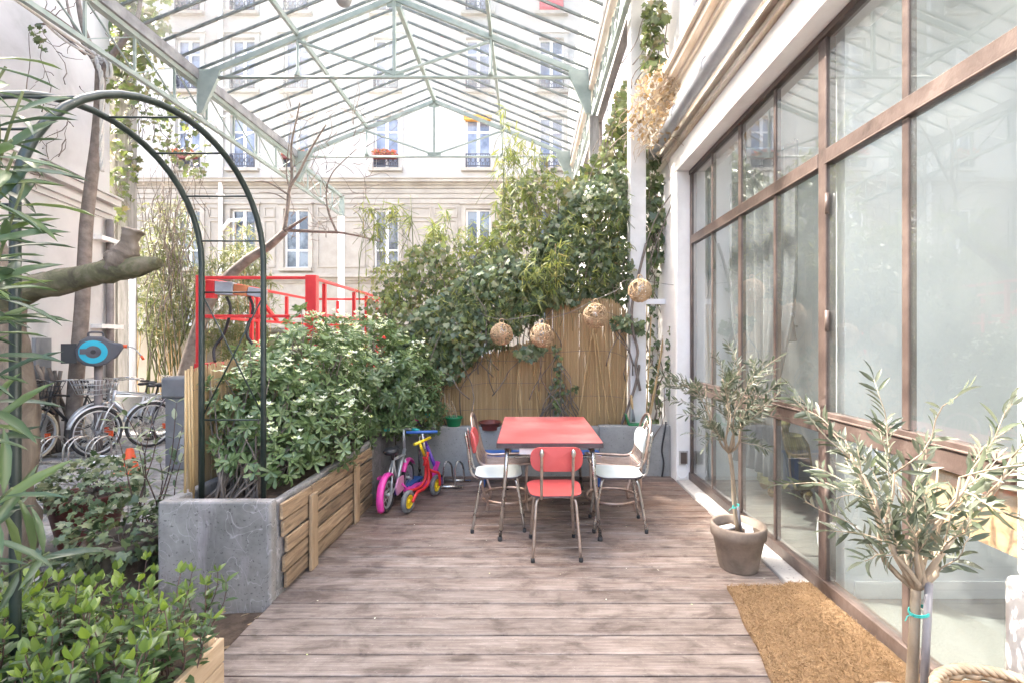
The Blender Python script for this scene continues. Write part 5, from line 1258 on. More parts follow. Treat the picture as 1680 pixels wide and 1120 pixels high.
# ================================================================== BICYCLES
def big_bike(lab, front, rear, frame, tyre='rubber', basket=None, saddle='black', guard='silver'):
    t = thing('bicycle', lab, 'bicycle', ((front[0]+rear[0])/2, (front[1]+rear[1])/2, -.1), 'adult bicycles parked in the yard')
    r = .34; zf = -.095+r; a = Vector((front[0], front[1], zf)); b = Vector((rear[0], rear[1], zf)); d = (b-a).normalized(); ax = Vector((d.y, -d.x, 0)); U = Vector((0, 0, 1))
    for c in (a, b): spoke_wheel(t, c, ax, r, .042, tyre, 'silver', 28)
    e = U.cross(ax); fl = 0 if e.dot(d) > 0 else 1
    fender(t, a, ax, r+.018, .06, R(40), R(165) if not fl else R(140), guard); fender(t, b, ax, r+.018, .06, R(15) if not fl else R(20), R(170) if not fl else R(165), guard)
    hd = a+d*.20+U*.42; hd2 = a+d*.24+U*.56; bb = a+d*.62-U*.05; sp = b-d*.24+U*.42
    f_ = MB(); f_.tube([hd, bb], .019, 8); f_.tube([hd+U*.1+d*.02, sp], .015, 8); f_.tube([bb, sp+U*.02], .016, 8); f_.tube([hd-U*.04, hd2], .021, 8)
    for s in (-1, 1): f_.tube([bb+ax*.02*s, b+ax*.05*s], .010, 6); f_.tube([sp+ax*.012*s, b+ax*.05*s], .008, 6)
    f_.build('frame', M[frame], t)
    f_ = MB()
    for s in (-1, 1): f_.tube(smooth([a+ax*.05*s, a+ax*.05*s+d*.09+U*.25, hd+ax*.03*s-U*.04], 4), .011, 7)
    f_.build('fork', M[frame], t)
    h_ = MB(); st = hd2+U*.13+d*.02; h_.tube([hd2, st], .012, 8)
    h_.tube(smooth([st+ax*-.29+d*.22-U*.01, st+ax*-.26+d*.05+U*.03, st+ax*-.10-d*.03+U*.02, st, st+ax*.10-d*.03+U*.02, st+ax*.26+d*.05+U*.03, st+ax*.29+d*.22-U*.01], 4), .0115, 7); h_.build('handlebar', M['chrome'], t)
    for s in (-1, 1): MB().tube([st+ax*.285*s+d*.12, st+ax*.29*s+d*.23-U*.012], .017, 8).build('grip', M['black'], t)
    s_ = MB(); q = sp+U*.14+d*.04; s_.tube([sp, q], .012, 8); s_.ball(q+d*.05+U*.02, (.10, .10, .04), 12); s_.ball(q-d*.09+U*.02, (.05, .09, .028), 10); s_.build('saddle', M[saddle], t)
    m_ = MB(); m_.tube([bb+ax*.03, bb+ax*.075, bb+ax*.08-U*.16], .011, 6); m_.tube([bb-ax*.03, bb-ax*.075, bb-ax*.08+U*.16], .011, 6); m_.tube([bb+ax*.035+d*0, bb+ax*.04], .09, 18); m_.build('crank', M['chrome'], t)
    for s in (-1, 1): m_ = MB(); c = bb+ax*.13*s-U*.16*s; m_.bar(c-ax*.045, c+ax*.045, .08, .025); m_.build('pedal', M['black'], t)
    m_ = MB(); c = a+d*.10+U*.37+ax*.0; m_.lathe([(0, -.02), (.03, -.015), (.042, .02), (.042, .03), (0, .03)], c, 12); m_.build('headlight', M['chrome'], t)
    m_ = MB(); rk = b+U*.40
    for s in (-1, 1): m_.tube([rk+ax*.06*s-d*.2, rk+ax*.06*s+d*.22, b+ax*.055*s+U*.02], .006, 5)
    for k in range(5): m_.tube([rk-ax*.06+d*(-.18+.09*k), rk+ax*.06+d*(-.18+.09*k)], .005, 5)
    m_.build('luggage_rack', M['silver'], t)
    for sg in (-1, 1): m_ = MB(); c = a-d*.02+U*.0+ax*.02*sg+d*.2*1-U*.05; m_.bar(c-U*.04, c+U*.04, .03, .012); m_.build('wheel_reflector', M['orange'], t)
    if basket:
        k_ = MB(); c = a+d*.02+U*.50
        for z in (0, .07, .14, .21):
            w_ = .13+.05*z/.21; pts = [c+ax*w_*1.25*sx+d*w_*sy+U*z for sx, sy in ((-1, -1), (1, -1), (1, 1), (-1, 1))]; k_.tube(pts, .0045, 4, closed=True)
        for sx, sy in [(q/4, -1) for q in range(-4, 5)]+[(q/4, 1) for q in range(-4, 5)]+[(-1, q/3) for q in range(-2, 3)]+[(1, q/3) for q in range(-2, 3)]:
            k_.tube([c+ax*.13*1.25*sx+d*.13*sy, c+ax*.18*1.25*sx+d*.18*sy+U*.21], .0035, 4)
        for q in range(-3, 4): k_.tube([c+ax*.16*q/3-d*.13, c+ax*.16*q/3+d*.13], .0035, 4)
        k_.build('basket', M[basket], t)
    return t
big_bike('black roadster bicycle with cream tyres and a black wire basket', (-6.62, 6.5), (-6.66, 7.55), 'black', 'cream_tyre', 'black', guard='black')
big_bike('silver bicycle parked nearest the cobbles with its front wheel in the rack', (-5.98, 6.72), (-5.72, 7.75), 'silver')
big_bike('grey bicycle with a wire basket between the black and the silver bicycle', (-6.27, 7.0), (-6.12, 8.03), 'silver', 'rubber', 'silver')
big_bike('bicycle with green saddle farthest back by the low concrete wall', (-5.72, 7.35), (-5.25, 8.30), 'darkgrey', 'rubber', None, 'greenpot')
def rack(lab, xs, y0):
    t = thing('bicycle_rack', lab, 'bike rack', (xs[0], y0, -.1), 'silver bicycle stands'); m_ = MB()
    m_.tube([(xs[0]-.12, y0, -.075), (xs[-1]+.15, y0, -.075)], .018, 8); m_.tube([(xs[0]-.12, y0+.35, -.075), (xs[-1]+.15, y0+.35, -.075)], .018, 8); m_.build('base', M['chrome'], t)
    for x in xs:
        for o in (0, .07): MB().tube(smooth([(x+o, y0, -.06), (x+o, y0+.01, .12), (x+o+.02, y0+.10, .22), (x+o+.03, y0+.25, .22), (x+o+.03, y0+.34, .12), (x+o+.03, y0+.35, -.06)], 4), .011, 7).build('hoop', M['chrome'], t)
rack('silver tubular bicycle rack under the front wheels in the yard', [-6.75, -6.4, -6.05, -5.75], 6.3)
cone = thing('traffic_cone', 'small orange traffic cone on the cobbles in front of the bicycles', 'cone', (-4.85, 5.9, -.1))
m_ = MB(); m_.lathe([(.10, .02), (.035, .30), (.030, .30)], (-4.85, 5.9, -.1), 16); m_.lathe([(.0, .30), (.031, .30)], (-4.85, 5.9, -.1), 16); m_.build('cone', M['orange'], cone)
MB().box(-4.98, -4.72, 5.77, 6.03, -.095, -.08).build('base', M['orange'], cone, bevel=.008)
pk_ = thing('branch_fence', 'rustic fence of wavy branches standing at the foot of the plaster wall', 'fence', (-6.5, 6.0, -.1))
for i in range(7):
    a = P(52+9*i, 700, 6.55+.09*i); b = P(40+10*i, 606+random.uniform(-8, 8), 6.55+.09*i); a.z = -.1
    MB().tube(curvy(a, b, 7, .12), [.034, .024], 7).build('branch', M['bark'], pk_)

# ================================================================== BIG TREES
def tubeline(mb, pts, r0, r1, n=9, k=4): mb.tube(smooth(pts, k), [r0, r1] if len(pts) > 1 else r0, n)
ot = thing('pollard_tree', 'thick old tree with one mossy lopped branch crossing in front of the plaster wall', 'tree', (-3.62, 3.3, -.1))
m_ = MB(); m_.tube(smooth([(-3.66, 3.3, -.15), (-3.64, 3.3, .4), (-3.60, 3.31, 1.0), (-3.66, 3.3, 1.5), (-3.72, 3.32, 1.9), (-3.95, 3.35, 2.5), (-4.1, 3.4, 3.2)], 5), [.27]+[.235]*4+[.20]*5+[.19]*6+[.18]*5+[.15]*6+[.12]*4, 14)
roughen(m_.build('trunk', M['bark'], ot), .03, 5)
m_ = MB(); br = [P(-30, 520, 3.3), P(40, 478, 3.27), P(100, 463, 3.25), (P(160, 449, 3.22)), P(205, 441, 3.2), P(240, 434, 3.2), P(262, 432, 3.2)]
m_.tube(smooth(br, 5), [.09]*6+[.082]*6+[.074]*6+[.069]*5+[.067, .060, .052, .047, .044, .041, .038, .034], 18); roughen(m_.build('branch', M['mossbark'], ot), .013, 15)
m_ = MB(); kb = [P(188, 447, 3.2), P(198, 430, 3.2), P(206, 415, 3.2), P(212, 402, 3.2), P(215, 390, 3.2), P(218, 380, 3.2), P(219, 376, 3.2)]
m_.tube(smooth(kb, 5), [.07]*4+[.085]*4+[.072]*4+[.056]*4+[.05]*4+[.054]*4+[.058]*3+[.054, .046, .03, .01], 18)
roughen(m_.build('knot', M['bark'], ot), .015, 14, 3)
tt_ = thing('slim_tree', 'slim bare tree with a white rope tied at its fork', 'tree', (-6.7, 7.1, -.1))
m_ = MB(); tk = [(P(118, 745, 7.1)), P(124, 640, 7.1), P(134, 520, 7.1), P(138, 450, 7.1), P(142, 370, 7.1), P(150, 300, 7.1), P(158, 240, 7.1), P(163, 180, 7.1), P(165, 120, 7.1)]
m_.tube(smooth(tk, 4), [.10, .062], 10); m_.build('trunk', M['twig'], tt_)
for q, r in (([P(165, 122, 7.1), P(152, 85, 7.1), P(137, 45, 7.05), P(128, 0, 7.0), P(118, -60, 7.0)], .05), ([P(164, 128, 7.1), P(182, 95, 7.1), P(207, 62, 7.1), P(224, 35, 7.1), P(231, 0, 7.1), P(236, -60, 7.0)], .045),
             ([P(165, 110, 7.1), P(150, 95, 7.2), P(118, 35, 7.2), P(108, -10, 7.3)], .03), ([P(150, 300, 7.1), P(100, 275, 7.0), P(60, 262, 6.9), P(25, 300, 6.9)], .018),
             ([P(140, 90, 7.1), P(75, 40, 6.9), P(30, 62, 6.8), P(0, 68, 6.7)], .02), ([P(135, 60, 7.0), P(60, 10, 6.9), P(0, 20, 6.7)], .02)):
    MB().tube(smooth(q, 4), [r, r*.45], 8).build('limb', M['twig'], tt_)
m_ = MB()
for k in range(30):
    s = P(random.uniform(20, 150), random.uniform(-10, 290), random.uniform(6.7, 7.1)); m_.tube(curvy(s, s+Vector((random.uniform(-.6, .4), 0, random.uniform(-.5, .5))), 5, .25), [.007, .003], 4)
m_.build('twigs', M['twig'], tt_)['kind'] = 'stuff'
rp = thing('white_rope', 'white rope knotted round the slim tree with one end hanging down', 'rope', (-6.3, 7, 5.2))
m_ = MB(); braid([P(152, 84, 6.98), P(160, 105, 6.97), P(167, 130, 6.97), P(168, 190, 6.96), P(167, 240, 6.95), P(168, 282, 6.95)], .022, m_); m_.build('hanging_end', M['rope'], rp)
m_ = MB(); m_.tube(smooth([P(156, 90, 6.96), P(110, 60, 6.4), P(40, 10, 5.6), P(-20, -30, 5.2)], 5), .020, 7); m_.build('line', M['rope'], rp)
m_ = MB(); m_.tube(smooth([P(158, 96, 6.99), P(105, 66, 6.5), P(60, 22, 5.9), P(20, -30, 5.5)], 5), .016, 7); m_.build('line', M['rope'], rp)
m_ = MB(); m_.tube(smooth([P(166, 100, 6.96), P(178, 100, 6.95), P(183, 112, 6.95), P(183, 127, 6.95), P(176, 125, 6.95), P(177, 108, 6.95), P(170, 96, 6.95)], 4), .018, 7); m_.build('loop', M['rope'], rp)
for zz in (82, 90, 97, 104): m_ = MB(); c = P(161, zz, 7.1); m_.tube([c+Vector((.062*math.cos(a*.5236), .062*math.sin(a*.5236), .008*math.sin(a))) for a in range(12)], .017, 6, closed=True); m_.build('coil', M['rope'], rp)
# leaning bare tree behind the lift
bt_ = thing('bare_tree', 'bare leaning tree with forked grey branches under the roof edge', 'tree', (-6.7, 9.4, -.1))
m_ = MB(); m_.tube(smooth([P(296, 652, 9.4), P(308, 600, 9.4), P(324, 545, 9.4), P(352, 480, 9.3), P(402, 430, 9.2), P(440, 405, 9.1), P(468, 380, 9.0)], 5), [.15, .06], 10); m_.build('trunk', M['twig'], bt_)
for q, r in (([P(466, 381, 9.0), P(472, 340, 9.0), P(475, 310, 9.0), P(490, 285, 9.0), P(510, 245, 9.0), P(535, 205, 8.9)], .04), ([P(475, 312, 9.0), P(479, 290, 9.0), P(478, 240, 9.0), P(488, 190, 9.0), P(492, 168, 9.0)], .03),
             ([P(476, 314, 9.0), P(470, 280, 9.0), P(478, 205, 8.9)], .016), ([P(470, 378, 9.0), P(485, 368, 8.9), P(504, 356, 8.8)], .042), ([P(466, 378, 9.0), P(520, 380, 8.9), P(560, 382, 8.8), P(600, 390, 8.6), P(628, 398, 8.5)], .034),
             ([P(552, 380, 8.8), P(538, 345, 8.7), P(536, 310, 8.7), P(545, 285, 8.7), P(560, 268, 8.7), P(585, 245, 8.6)], .02), ([P(474, 320, 9.0), P(440, 300, 8.9), P(418, 298, 8.8)], .02), ([P(472, 330, 9.0), P(450, 318, 8.9), P(425, 316, 8.8)], .014)):
    MB().tube(smooth(q, 4), [r, r*.35], 7).build('limb', M['twig'], bt_)
m_ = MB()
for k in range(70):
    s = P(random.choice((478, 490, 510, 535, 540, 580, 600)), random.uniform(170, 395), random.uniform(8.6, 9.1)); m_.tube(curvy(s, s+Vector((random.uniform(-.7, .8), random.uniform(-.2, .2), random.uniform(-.1, .8))), 6, .3), [.007, .0025], 4)
m_.build('twigs', M['twig'], bt_)['kind'] = 'stuff'
# ================================================================== PLANTS
def stems_to(base, tips, r, mat, parent, name='stems', n=5, amp=.12):
    m_ = MB()
    for b, t in zip(base, tips): m_.tube(curvy(b, t, n, amp), [r, r*.45], 5)
    o = m_.build(name, mat, parent); o['kind'] = 'stuff'; return o
# ---- flowering shrubs in the concrete planter
def ell_pts(n, c, r, lo=.62, zmin=None):
    d = rdir(n); s = rng.uniform(lo**3, 1, (n, 1))**(1/3)
    # lumpy outline
    lump = 1+.13*np.sin(d[:, :1]*7+c[0]*9)*np.sin(d[:, 1:2]*6+2)+.10*np.sin(d[:, 2:3]*9+d[:, :1]*4)
    p = np.array(c)+d*np.array(r)*s*lump; a = unit(d/np.array(r)+np.array([0, 0, 1.1]))
    if zmin is not None: k = p[:, 2] > zmin; p, a = p[k], a[k]
    return p, a
def flowering_shrub(lab, ells, base, nW):
    t = thing('flowering_shrub', lab, 'shrub', base, 'white flowering shrubs in the concrete planter')
    Cs = []; As = []
    for c, r, w_ in ells:
        p, a = ell_pts(int(nW*w_), c, r); Cs.append(p); As.append(a)
    C = np.vstack(Cs); A = unit(np.vstack(As)+rng.normal(0, .3, (sum(map(len, Cs)), 3)))
    inb = (C[:, 0] > -2.10) & (C[:, 0] < -1.40) & (C[:, 1] > 2.8); k = (C[:, 2] > .62) | ((~inb) & (C[:, 2] > .35)); C, A = C[k], A[k]
    p, d, n = whorls(C, A, 7, (.95, 1.5)); N = len(p)
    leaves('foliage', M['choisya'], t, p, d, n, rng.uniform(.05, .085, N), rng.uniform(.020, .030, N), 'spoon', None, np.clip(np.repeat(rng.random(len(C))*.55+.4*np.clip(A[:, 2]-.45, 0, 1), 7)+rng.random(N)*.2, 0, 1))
    up = C[(A[:, 2] > .55)]; sel = up[rng.random(len(up)) < .20]
    fc = np.repeat(sel, 5, 0)+rng.normal(0, .022, (len(sel)*5, 3))+[0, 0, .05]
    fp, fd, fn = whorls(fc, np.tile([[0, 0, 1.]], (len(fc), 1))+rng.normal(0, .3, (len(fc), 3)), 5, (.9, 1.4))
    leaves('blossoms', M['flower'], t, fp, fd, fn, .030, .02, 'petal', 'stuff')
    tips = C[rng.choice(len(C), min(90, len(C)), False)]; bs = [(base[0]+random.uniform(-.18, .18), base[1]+random.uniform(-.25, .25), .5) for _ in tips]
    stems_to(bs, tips, .008, M['twig'], t)
    return t
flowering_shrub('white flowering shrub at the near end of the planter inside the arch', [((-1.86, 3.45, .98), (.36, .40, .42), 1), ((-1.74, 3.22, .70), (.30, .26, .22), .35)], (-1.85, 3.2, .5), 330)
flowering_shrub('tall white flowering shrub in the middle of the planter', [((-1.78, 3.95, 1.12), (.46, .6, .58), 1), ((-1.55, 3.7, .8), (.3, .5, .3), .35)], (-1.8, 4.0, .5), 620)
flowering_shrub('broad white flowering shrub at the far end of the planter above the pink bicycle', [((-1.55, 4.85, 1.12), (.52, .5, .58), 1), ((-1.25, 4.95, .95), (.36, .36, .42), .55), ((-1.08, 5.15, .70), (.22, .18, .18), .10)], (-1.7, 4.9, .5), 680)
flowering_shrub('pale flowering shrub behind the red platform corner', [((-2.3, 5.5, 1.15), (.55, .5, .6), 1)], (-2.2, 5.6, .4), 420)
# ---- ivy over the back screens
def ivy(lab, outline, n, Y, dep, L, mat='ivy', vines=30, group='climbing ivy', base=None, tone=None):
    o2 = PXZ(outline, Y); q = scatter(o2, n)
    t = thing('ivy', lab, 'ivy', (float(q[:, 0].mean()), Y, float(q[:, 1].min())), group)
    bulge = .16*np.sin(q[:, 0]*5.3+q[:, 1]*3.1)*np.sin(q[:, 1]*6.1-q[:, 0]*2.2)
    pos = np.column_stack([q[:, 0], Y+rng.uniform(-dep, dep, n)+bulge*(dep/.25), q[:, 1]])
    d = np.column_stack([rng.normal(0, .55, n), rng.normal(-.25, .35, n), rng.normal(-.75, .45, n)]); nn = np.column_stack([rng.normal(0, .45, n), -1+rng.normal(0, .35, n), .55+rng.normal(0, .4, n)])
    Ls = rng.uniform(L*.6, L*1.2, n)
    leaves('leaves', M[mat], t, pos, d, nn, Ls, Ls*rng.uniform(.8, 1.15, n), 'ivy')
    m_ = MB(); k = rng.choice(n, vines)
    for i in k:
        a = Vector(pos[i]); b = a+Vector((random.uniform(-.35, .35), random.uniform(-.05, .08), -random.uniform(.3, .9))); m_.tube(curvy(a, b, 6, .2), [.004, .007], 4)
    m_.build('stems', M['twig'], t)['kind'] = 'stuff'
    return t
ivy('dark ivy pouring down over the low reed screen left of the ball lamps', [(690, 648), (705, 622), (748, 627), (770, 594), (800, 573), (848, 550), (872, 513), (890, 480), (880, 430), (820, 415), (760, 450), (700, 500), (640, 560), (650, 640), (672, 668)], 2700, 5.52, .16, .075)
ivy('dark ivy mass above the tall reed screen beside the column', [(870, 530), (900, 505), (1000, 497), (1036, 500), (1036, 300), (1010, 270), (960, 300), (920, 340), (880, 400), (850, 470)], 2800, 5.75, .2, .076)
ivy('high ivy climbing between the column and the roof gutter', [(930, 345), (960, 300), (1000, 285), (1030, 270), (1036, 150), (1018, 140), (1004, 175), (990, 235), (960, 275), (930, 300)], 620, 6.3, .2, .085, 'ivylight')
ivy('bright ivy hanging down the upper column beside the white wall', [(1058, 0), (1090, -10), (1090, 40), (1082, 80), (1088, 120), (1062, 120), (1052, 60)], 170, 5.35, .07, .10, 'ivylight', 8)
ivy('ivy growing behind the column under the dried plant', [(1045, 250), (1075, 230), (1092, 330), (1108, 400), (1098, 425), (1066, 440), (1052, 470), (1044, 420)], 330, 5.72, .10, .095)
ivy('ivy in the dark gap at the foot of the white column', [(1060, 470), (1084, 440), (1096, 520), (1098, 640), (1090, 700), (1064, 700)], 180, 5.9, .12, .075)
ivy('thin ivy strand running up the white pier', [(1094, 535), (1101, 535), (1102, 655), (1093, 655)], 60, 5.44, .02, .045, 'ivy', 4)
ivy('light sprig of ivy before the tall reed screen', [(905, 560), (920, 570), (925, 640), (950, 628), (950, 640), (920, 650), (925, 690), (910, 690), (900, 640), (910, 600)], 90, 5.52, .03, .06)
ivy('sprig of ivy leaves under the middle ball lamp', [(842, 575), (880, 560), (905, 572), (880, 590), (860, 588)], 45, 5.40, .04, .10, 'ivy', 3)
ivy('ivy leaves reaching past the tall reed screen to the column', [(998, 520), (1030, 515), (1060, 530), (1058, 548), (1010, 540)], 80, 5.5, .04, .075, 'ivy', 3)
# ---- bamboo and mixed climbers above
def bamboo(lab, outline, n, Y, dep, L, mat='bamboo', culms=6, zb=.45, k=5, w_=.11, group='bamboo plants', spray=1.0):
    o2 = PXZ(outline, Y); q = scatter(o2, n)
    t = thing('bamboo_plant', lab, 'bamboo', (float(q[:, 0].mean()), Y, zb), group)
    C = np.column_stack([q[:, 0], Y+rng.uniform(-dep, dep, n), q[:, 1]]); A = unit(np.column_stack([rng.normal(0, .8, n), rng.normal(-.3, .6, n), rng.normal(-.1, .6, n)]))
    p, d, nn = whorls(C, A, k, (.2, 1.0*spray)); d = d+[0, 0, -.25]; N = len(p); Ls = rng.uniform(L*.6, L*1.2, N)
    leaves('foliage', M[mat], t, p, d, nn+[0, -.3, .8], Ls, Ls*w_, 'strip', None, np.repeat(rng.random(n), k)*.6+rng.random(N)*.4)
    for i in range(culms):
        c = C[rng.integers(n)]; top = Vector((c[0], c[1], max(x[1] for x in o2)-random.uniform(0, .6))); b = Vector((c[0]+random.uniform(-.2, .2), Y+random.uniform(-.1, .1), zb))
        MB().tube(curvy(b, top, 8, .05), [.011, .004], 6).build('culm', M['greenstem'] if mat == 'bamboo' else M['cane'], t)
    m_ = MB()
    for i in rng.choice(n, min(n, 60)):
        a = Vector(C[i]); m_.tube(curvy(a, a+Vector((random.uniform(-.25, .25), random.uniform(-.1, .1), -random.uniform(.1, .5))), 4, .15), .003, 4)
    m_.build('twigs', M['greenstem'], t)['kind'] = 'stuff'
    return t
bamboo('yellow green bamboo rising in front of the ivy under the far truss', [(800, 420), (820, 300), (800, 260), (830, 235), (900, 250), (935, 290), (925, 360), (890, 430), (860, 500), (820, 480)], 330, 5.85, .25, .15)
bamboo('tall thin bamboo shoot reaching up to the roof purlin', [(822, 260), (828, 185), (845, 190), (852, 260)], 18, 5.9, .15, .15, culms=2)
bamboo('drooping bamboo spray in front of the second facade window', [(590, 350), (640, 325), (690, 350), (700, 380), (650, 375), (620, 400), (600, 385)], 42, 5.9, .25, .17, culms=2, zb=1.0, spray=1.2)
bamboo('small bamboo tip before the stone facade near the middle', [(725, 345), (742, 335), (735, 370), (724, 385)], 8, 5.8, .1, .15, culms=1)
bamboo('loose bamboo tangle left of the ivy above the white shrubs', [(600, 480), (615, 410), (660, 400), (720, 380), (790, 365), (830, 420), (840, 480), (760, 500), (690, 510), (630, 520)], 420, 5.95, .35, .13)
bamboo('dry bamboo spray hanging over the ball lamps', [(850, 440), (880, 400), (930, 400), (925, 450), (900, 500), (860, 510)], 70, 5.42, .15, .16, culms=0)
bamboo('spiky palm-like tuft in front of the windows right of the middle', [(700, 370), (725, 360), (735, 400), (705, 405)], 14, 6.2, .15, .22, culms=1, k=7)
ivy('pale mixed climber under the bamboo left of the reed screens', [(600, 500), (640, 440), (700, 400), (780, 390), (850, 410), (850, 470), (780, 500), (700, 540), (640, 600), (610, 590)], 1500, 5.85, .3, .07, 'ivylight', 60)
ivy('thin yellow climber reaching over the bamboo beside the gutter', [(800, 400), (830, 300), (880, 280), (960, 290), (950, 380), (900, 430), (840, 440)], 700, 6.0, .3, .075, 'ivylight', 40)
bamboo('fine bamboo leaves threaded through the ivy right of the middle', [(880, 470), (900, 380), (960, 330), (1030, 300), (1030, 420), (990, 480), (930, 490)], 170, 5.6, .18, .12, culms=0)
bamboo('fine bamboo leaves threaded through the ivy above the low reed screen', [(660, 600), (690, 520), (760, 460), (860, 450), (860, 520), (780, 570), (720, 600)], 150, 5.4, .12, .11, culms=0)
def far_bamboo(lab, outline, n, Y, dep, culms=9): return bamboo(lab, outline, n, Y, dep, .17, 'bamboo2', culms, -.1, 5, .12, 'feathery bamboo behind the red platform', 1.2)
far_bamboo('feathery bamboo clump beside the broad weathered post', [(226, 540), (224, 460), (240, 415), (275, 400), (310, 430), (330, 470), (330, 540), (280, 560)], 800, 10.0, .4)
far_bamboo('feathery bamboo clump seen through the red guard rails', [(330, 560), (330, 440), (370, 400), (430, 410), (450, 470), (440, 580), (380, 600)], 900, 9.9, .35)
far_bamboo('thin bamboo top in front of the third facade window', [(370, 440), (380, 370), (410, 360), (425, 420), (415, 460)], 110, 10.2, .3, 4)
far_bamboo('sparse bamboo twigs hanging before the windows left of the arch', [(225, 400), (250, 330), (300, 330), (320, 380), (290, 430), (250, 430)], 240, 9.8, .4, 4)
m_ = thing('dry_climber', 'tangle of bare dry climber stems before the left facade windows', 'climber', P(265, 560, 9.7))
b_ = MB()
for k in range(34):
    x = random.uniform(235, 330); a = P(x, random.uniform(250, 330), 9.6+random.uniform(-.3, .3)); c = P(x+random.uniform(-30, 30), random.uniform(420, 620), 9.6+random.uniform(-.3, .3)); b_.tube(curvy(a, c, 9, .16), [.005, .010], 4)
b_.build('stems', M['twig'], m_)['kind'] = 'stuff'
b_ = MB()
for k in range(24):
    a = P(random.uniform(232, 330), 640, 10.0); a.z = -.1; c = P(random.uniform(230, 335), random.uniform(470, 540), 10.0); b_.tube(curvy(a, c, 6, .08), .014, 5)
t = thing('bamboo_canes', 'crossing bare bamboo canes in front of the cream garden wall', 'bamboo', P(280, 640, 10)); b_.build('culms', M['greenstem'], t)['kind'] = 'stuff'
# ivy on the weathered post and along the roof edge
ivy('dark ivy crown covering the top of the weathered post', [(175, 60), (190, 0), (180, -40), (250, -40), (262, 40), (250, 95), (230, 150), (205, 180), (185, 140)], 700, 8.75, .35, .15, 'ivylight', 20)
ivy('ivy trailing down around the weathered post', [(180, 150), (215, 160), (225, 260), (212, 330), (190, 400), (175, 330), (178, 220)], 200, 8.8, .18, .13, 'ivylight', 14)
ivy('sparse creeper hanging through the lattice girder', [(240, 110), (280, 130), (330, 200), (330, 290), (290, 280), (250, 230), (230, 170)], 260, 8.8, .4, .11, 'ivylight', 30)
ivy('little hanging creeper sprigs before the plaster wall', [(60, 40), (72, 40), (74, 85), (62, 85)], 30, 6.5, .05, .08, 'ivylight', 3)
# ---- dried climber on the gutter pipe
dr = thing('dried_climber', 'dead golden climber bunched on the column and the gutter pipe', 'climber', P(1085, 190, 5.1))
o2 = PXZ([(1030, 180), (1040, 130), (1075, 110), (1130, 120), (1120, 150), (1130, 190), (1120, 215), (1085, 240), (1050, 225)], 5.15); n = 520; q = scatter(o2, n)
pos = np.column_stack([q[:, 0], 5.15+rng.uniform(-.22, .22, n), q[:, 1]])
leaves('leaves', M['dry'], dr, pos, rdir(n)+[0, 0, -.6], rdir(n), rng.uniform(.03, .085, n), rng.uniform(.025, .06, n), 'oval')
b_ = MB()
for k in range(110):
    i = rng.integers(n); a = Vector(pos[i]); b_.tube(curvy(a, a+Vector((random.uniform(-.3, .3), random.uniform(-.15, .15), random.uniform(-.45, .25))), 6, .35), [.005, .0025], 4)
b_.build('stems', M['deadtwig'], dr)['kind'] = 'stuff'
b_ = MB()
for a in ([P(1050, 640, 5.48), P(1043, 600, 5.48), P(1046, 575, 5.48), P(1038, 540, 5.48), P(1037, 500, 5.48), P(1050, 440, 5.48), P(1060, 400, 5.5)], [P(1020, 695, 5.5), P(1040, 640, 5.5), P(1048, 605, 5.5), P(1048, 598, 5.5)], [P(1010, 540, 5.55), P(1030, 570, 5.55), P(1040, 600, 5.5)], [P(1060, 400, 5.52), P(1080, 350, 5.5), P(1120, 290, 5.3), P(1133, 230, 5.15)], [P(1065, 430, 5.5), P(1100, 340, 5.4), P(1138, 250, 5.15), P(1150, 200, 5.1)]):
    b_.tube(smooth(a, 5), .016 if a[0].z < 1.6 else .007, 7)
t = thing('old_vine', 'old twisted brown vine stem winding up the white column', 'vine', P(1045, 695, 5.5)); b_.build('stem', M['twig'], t)
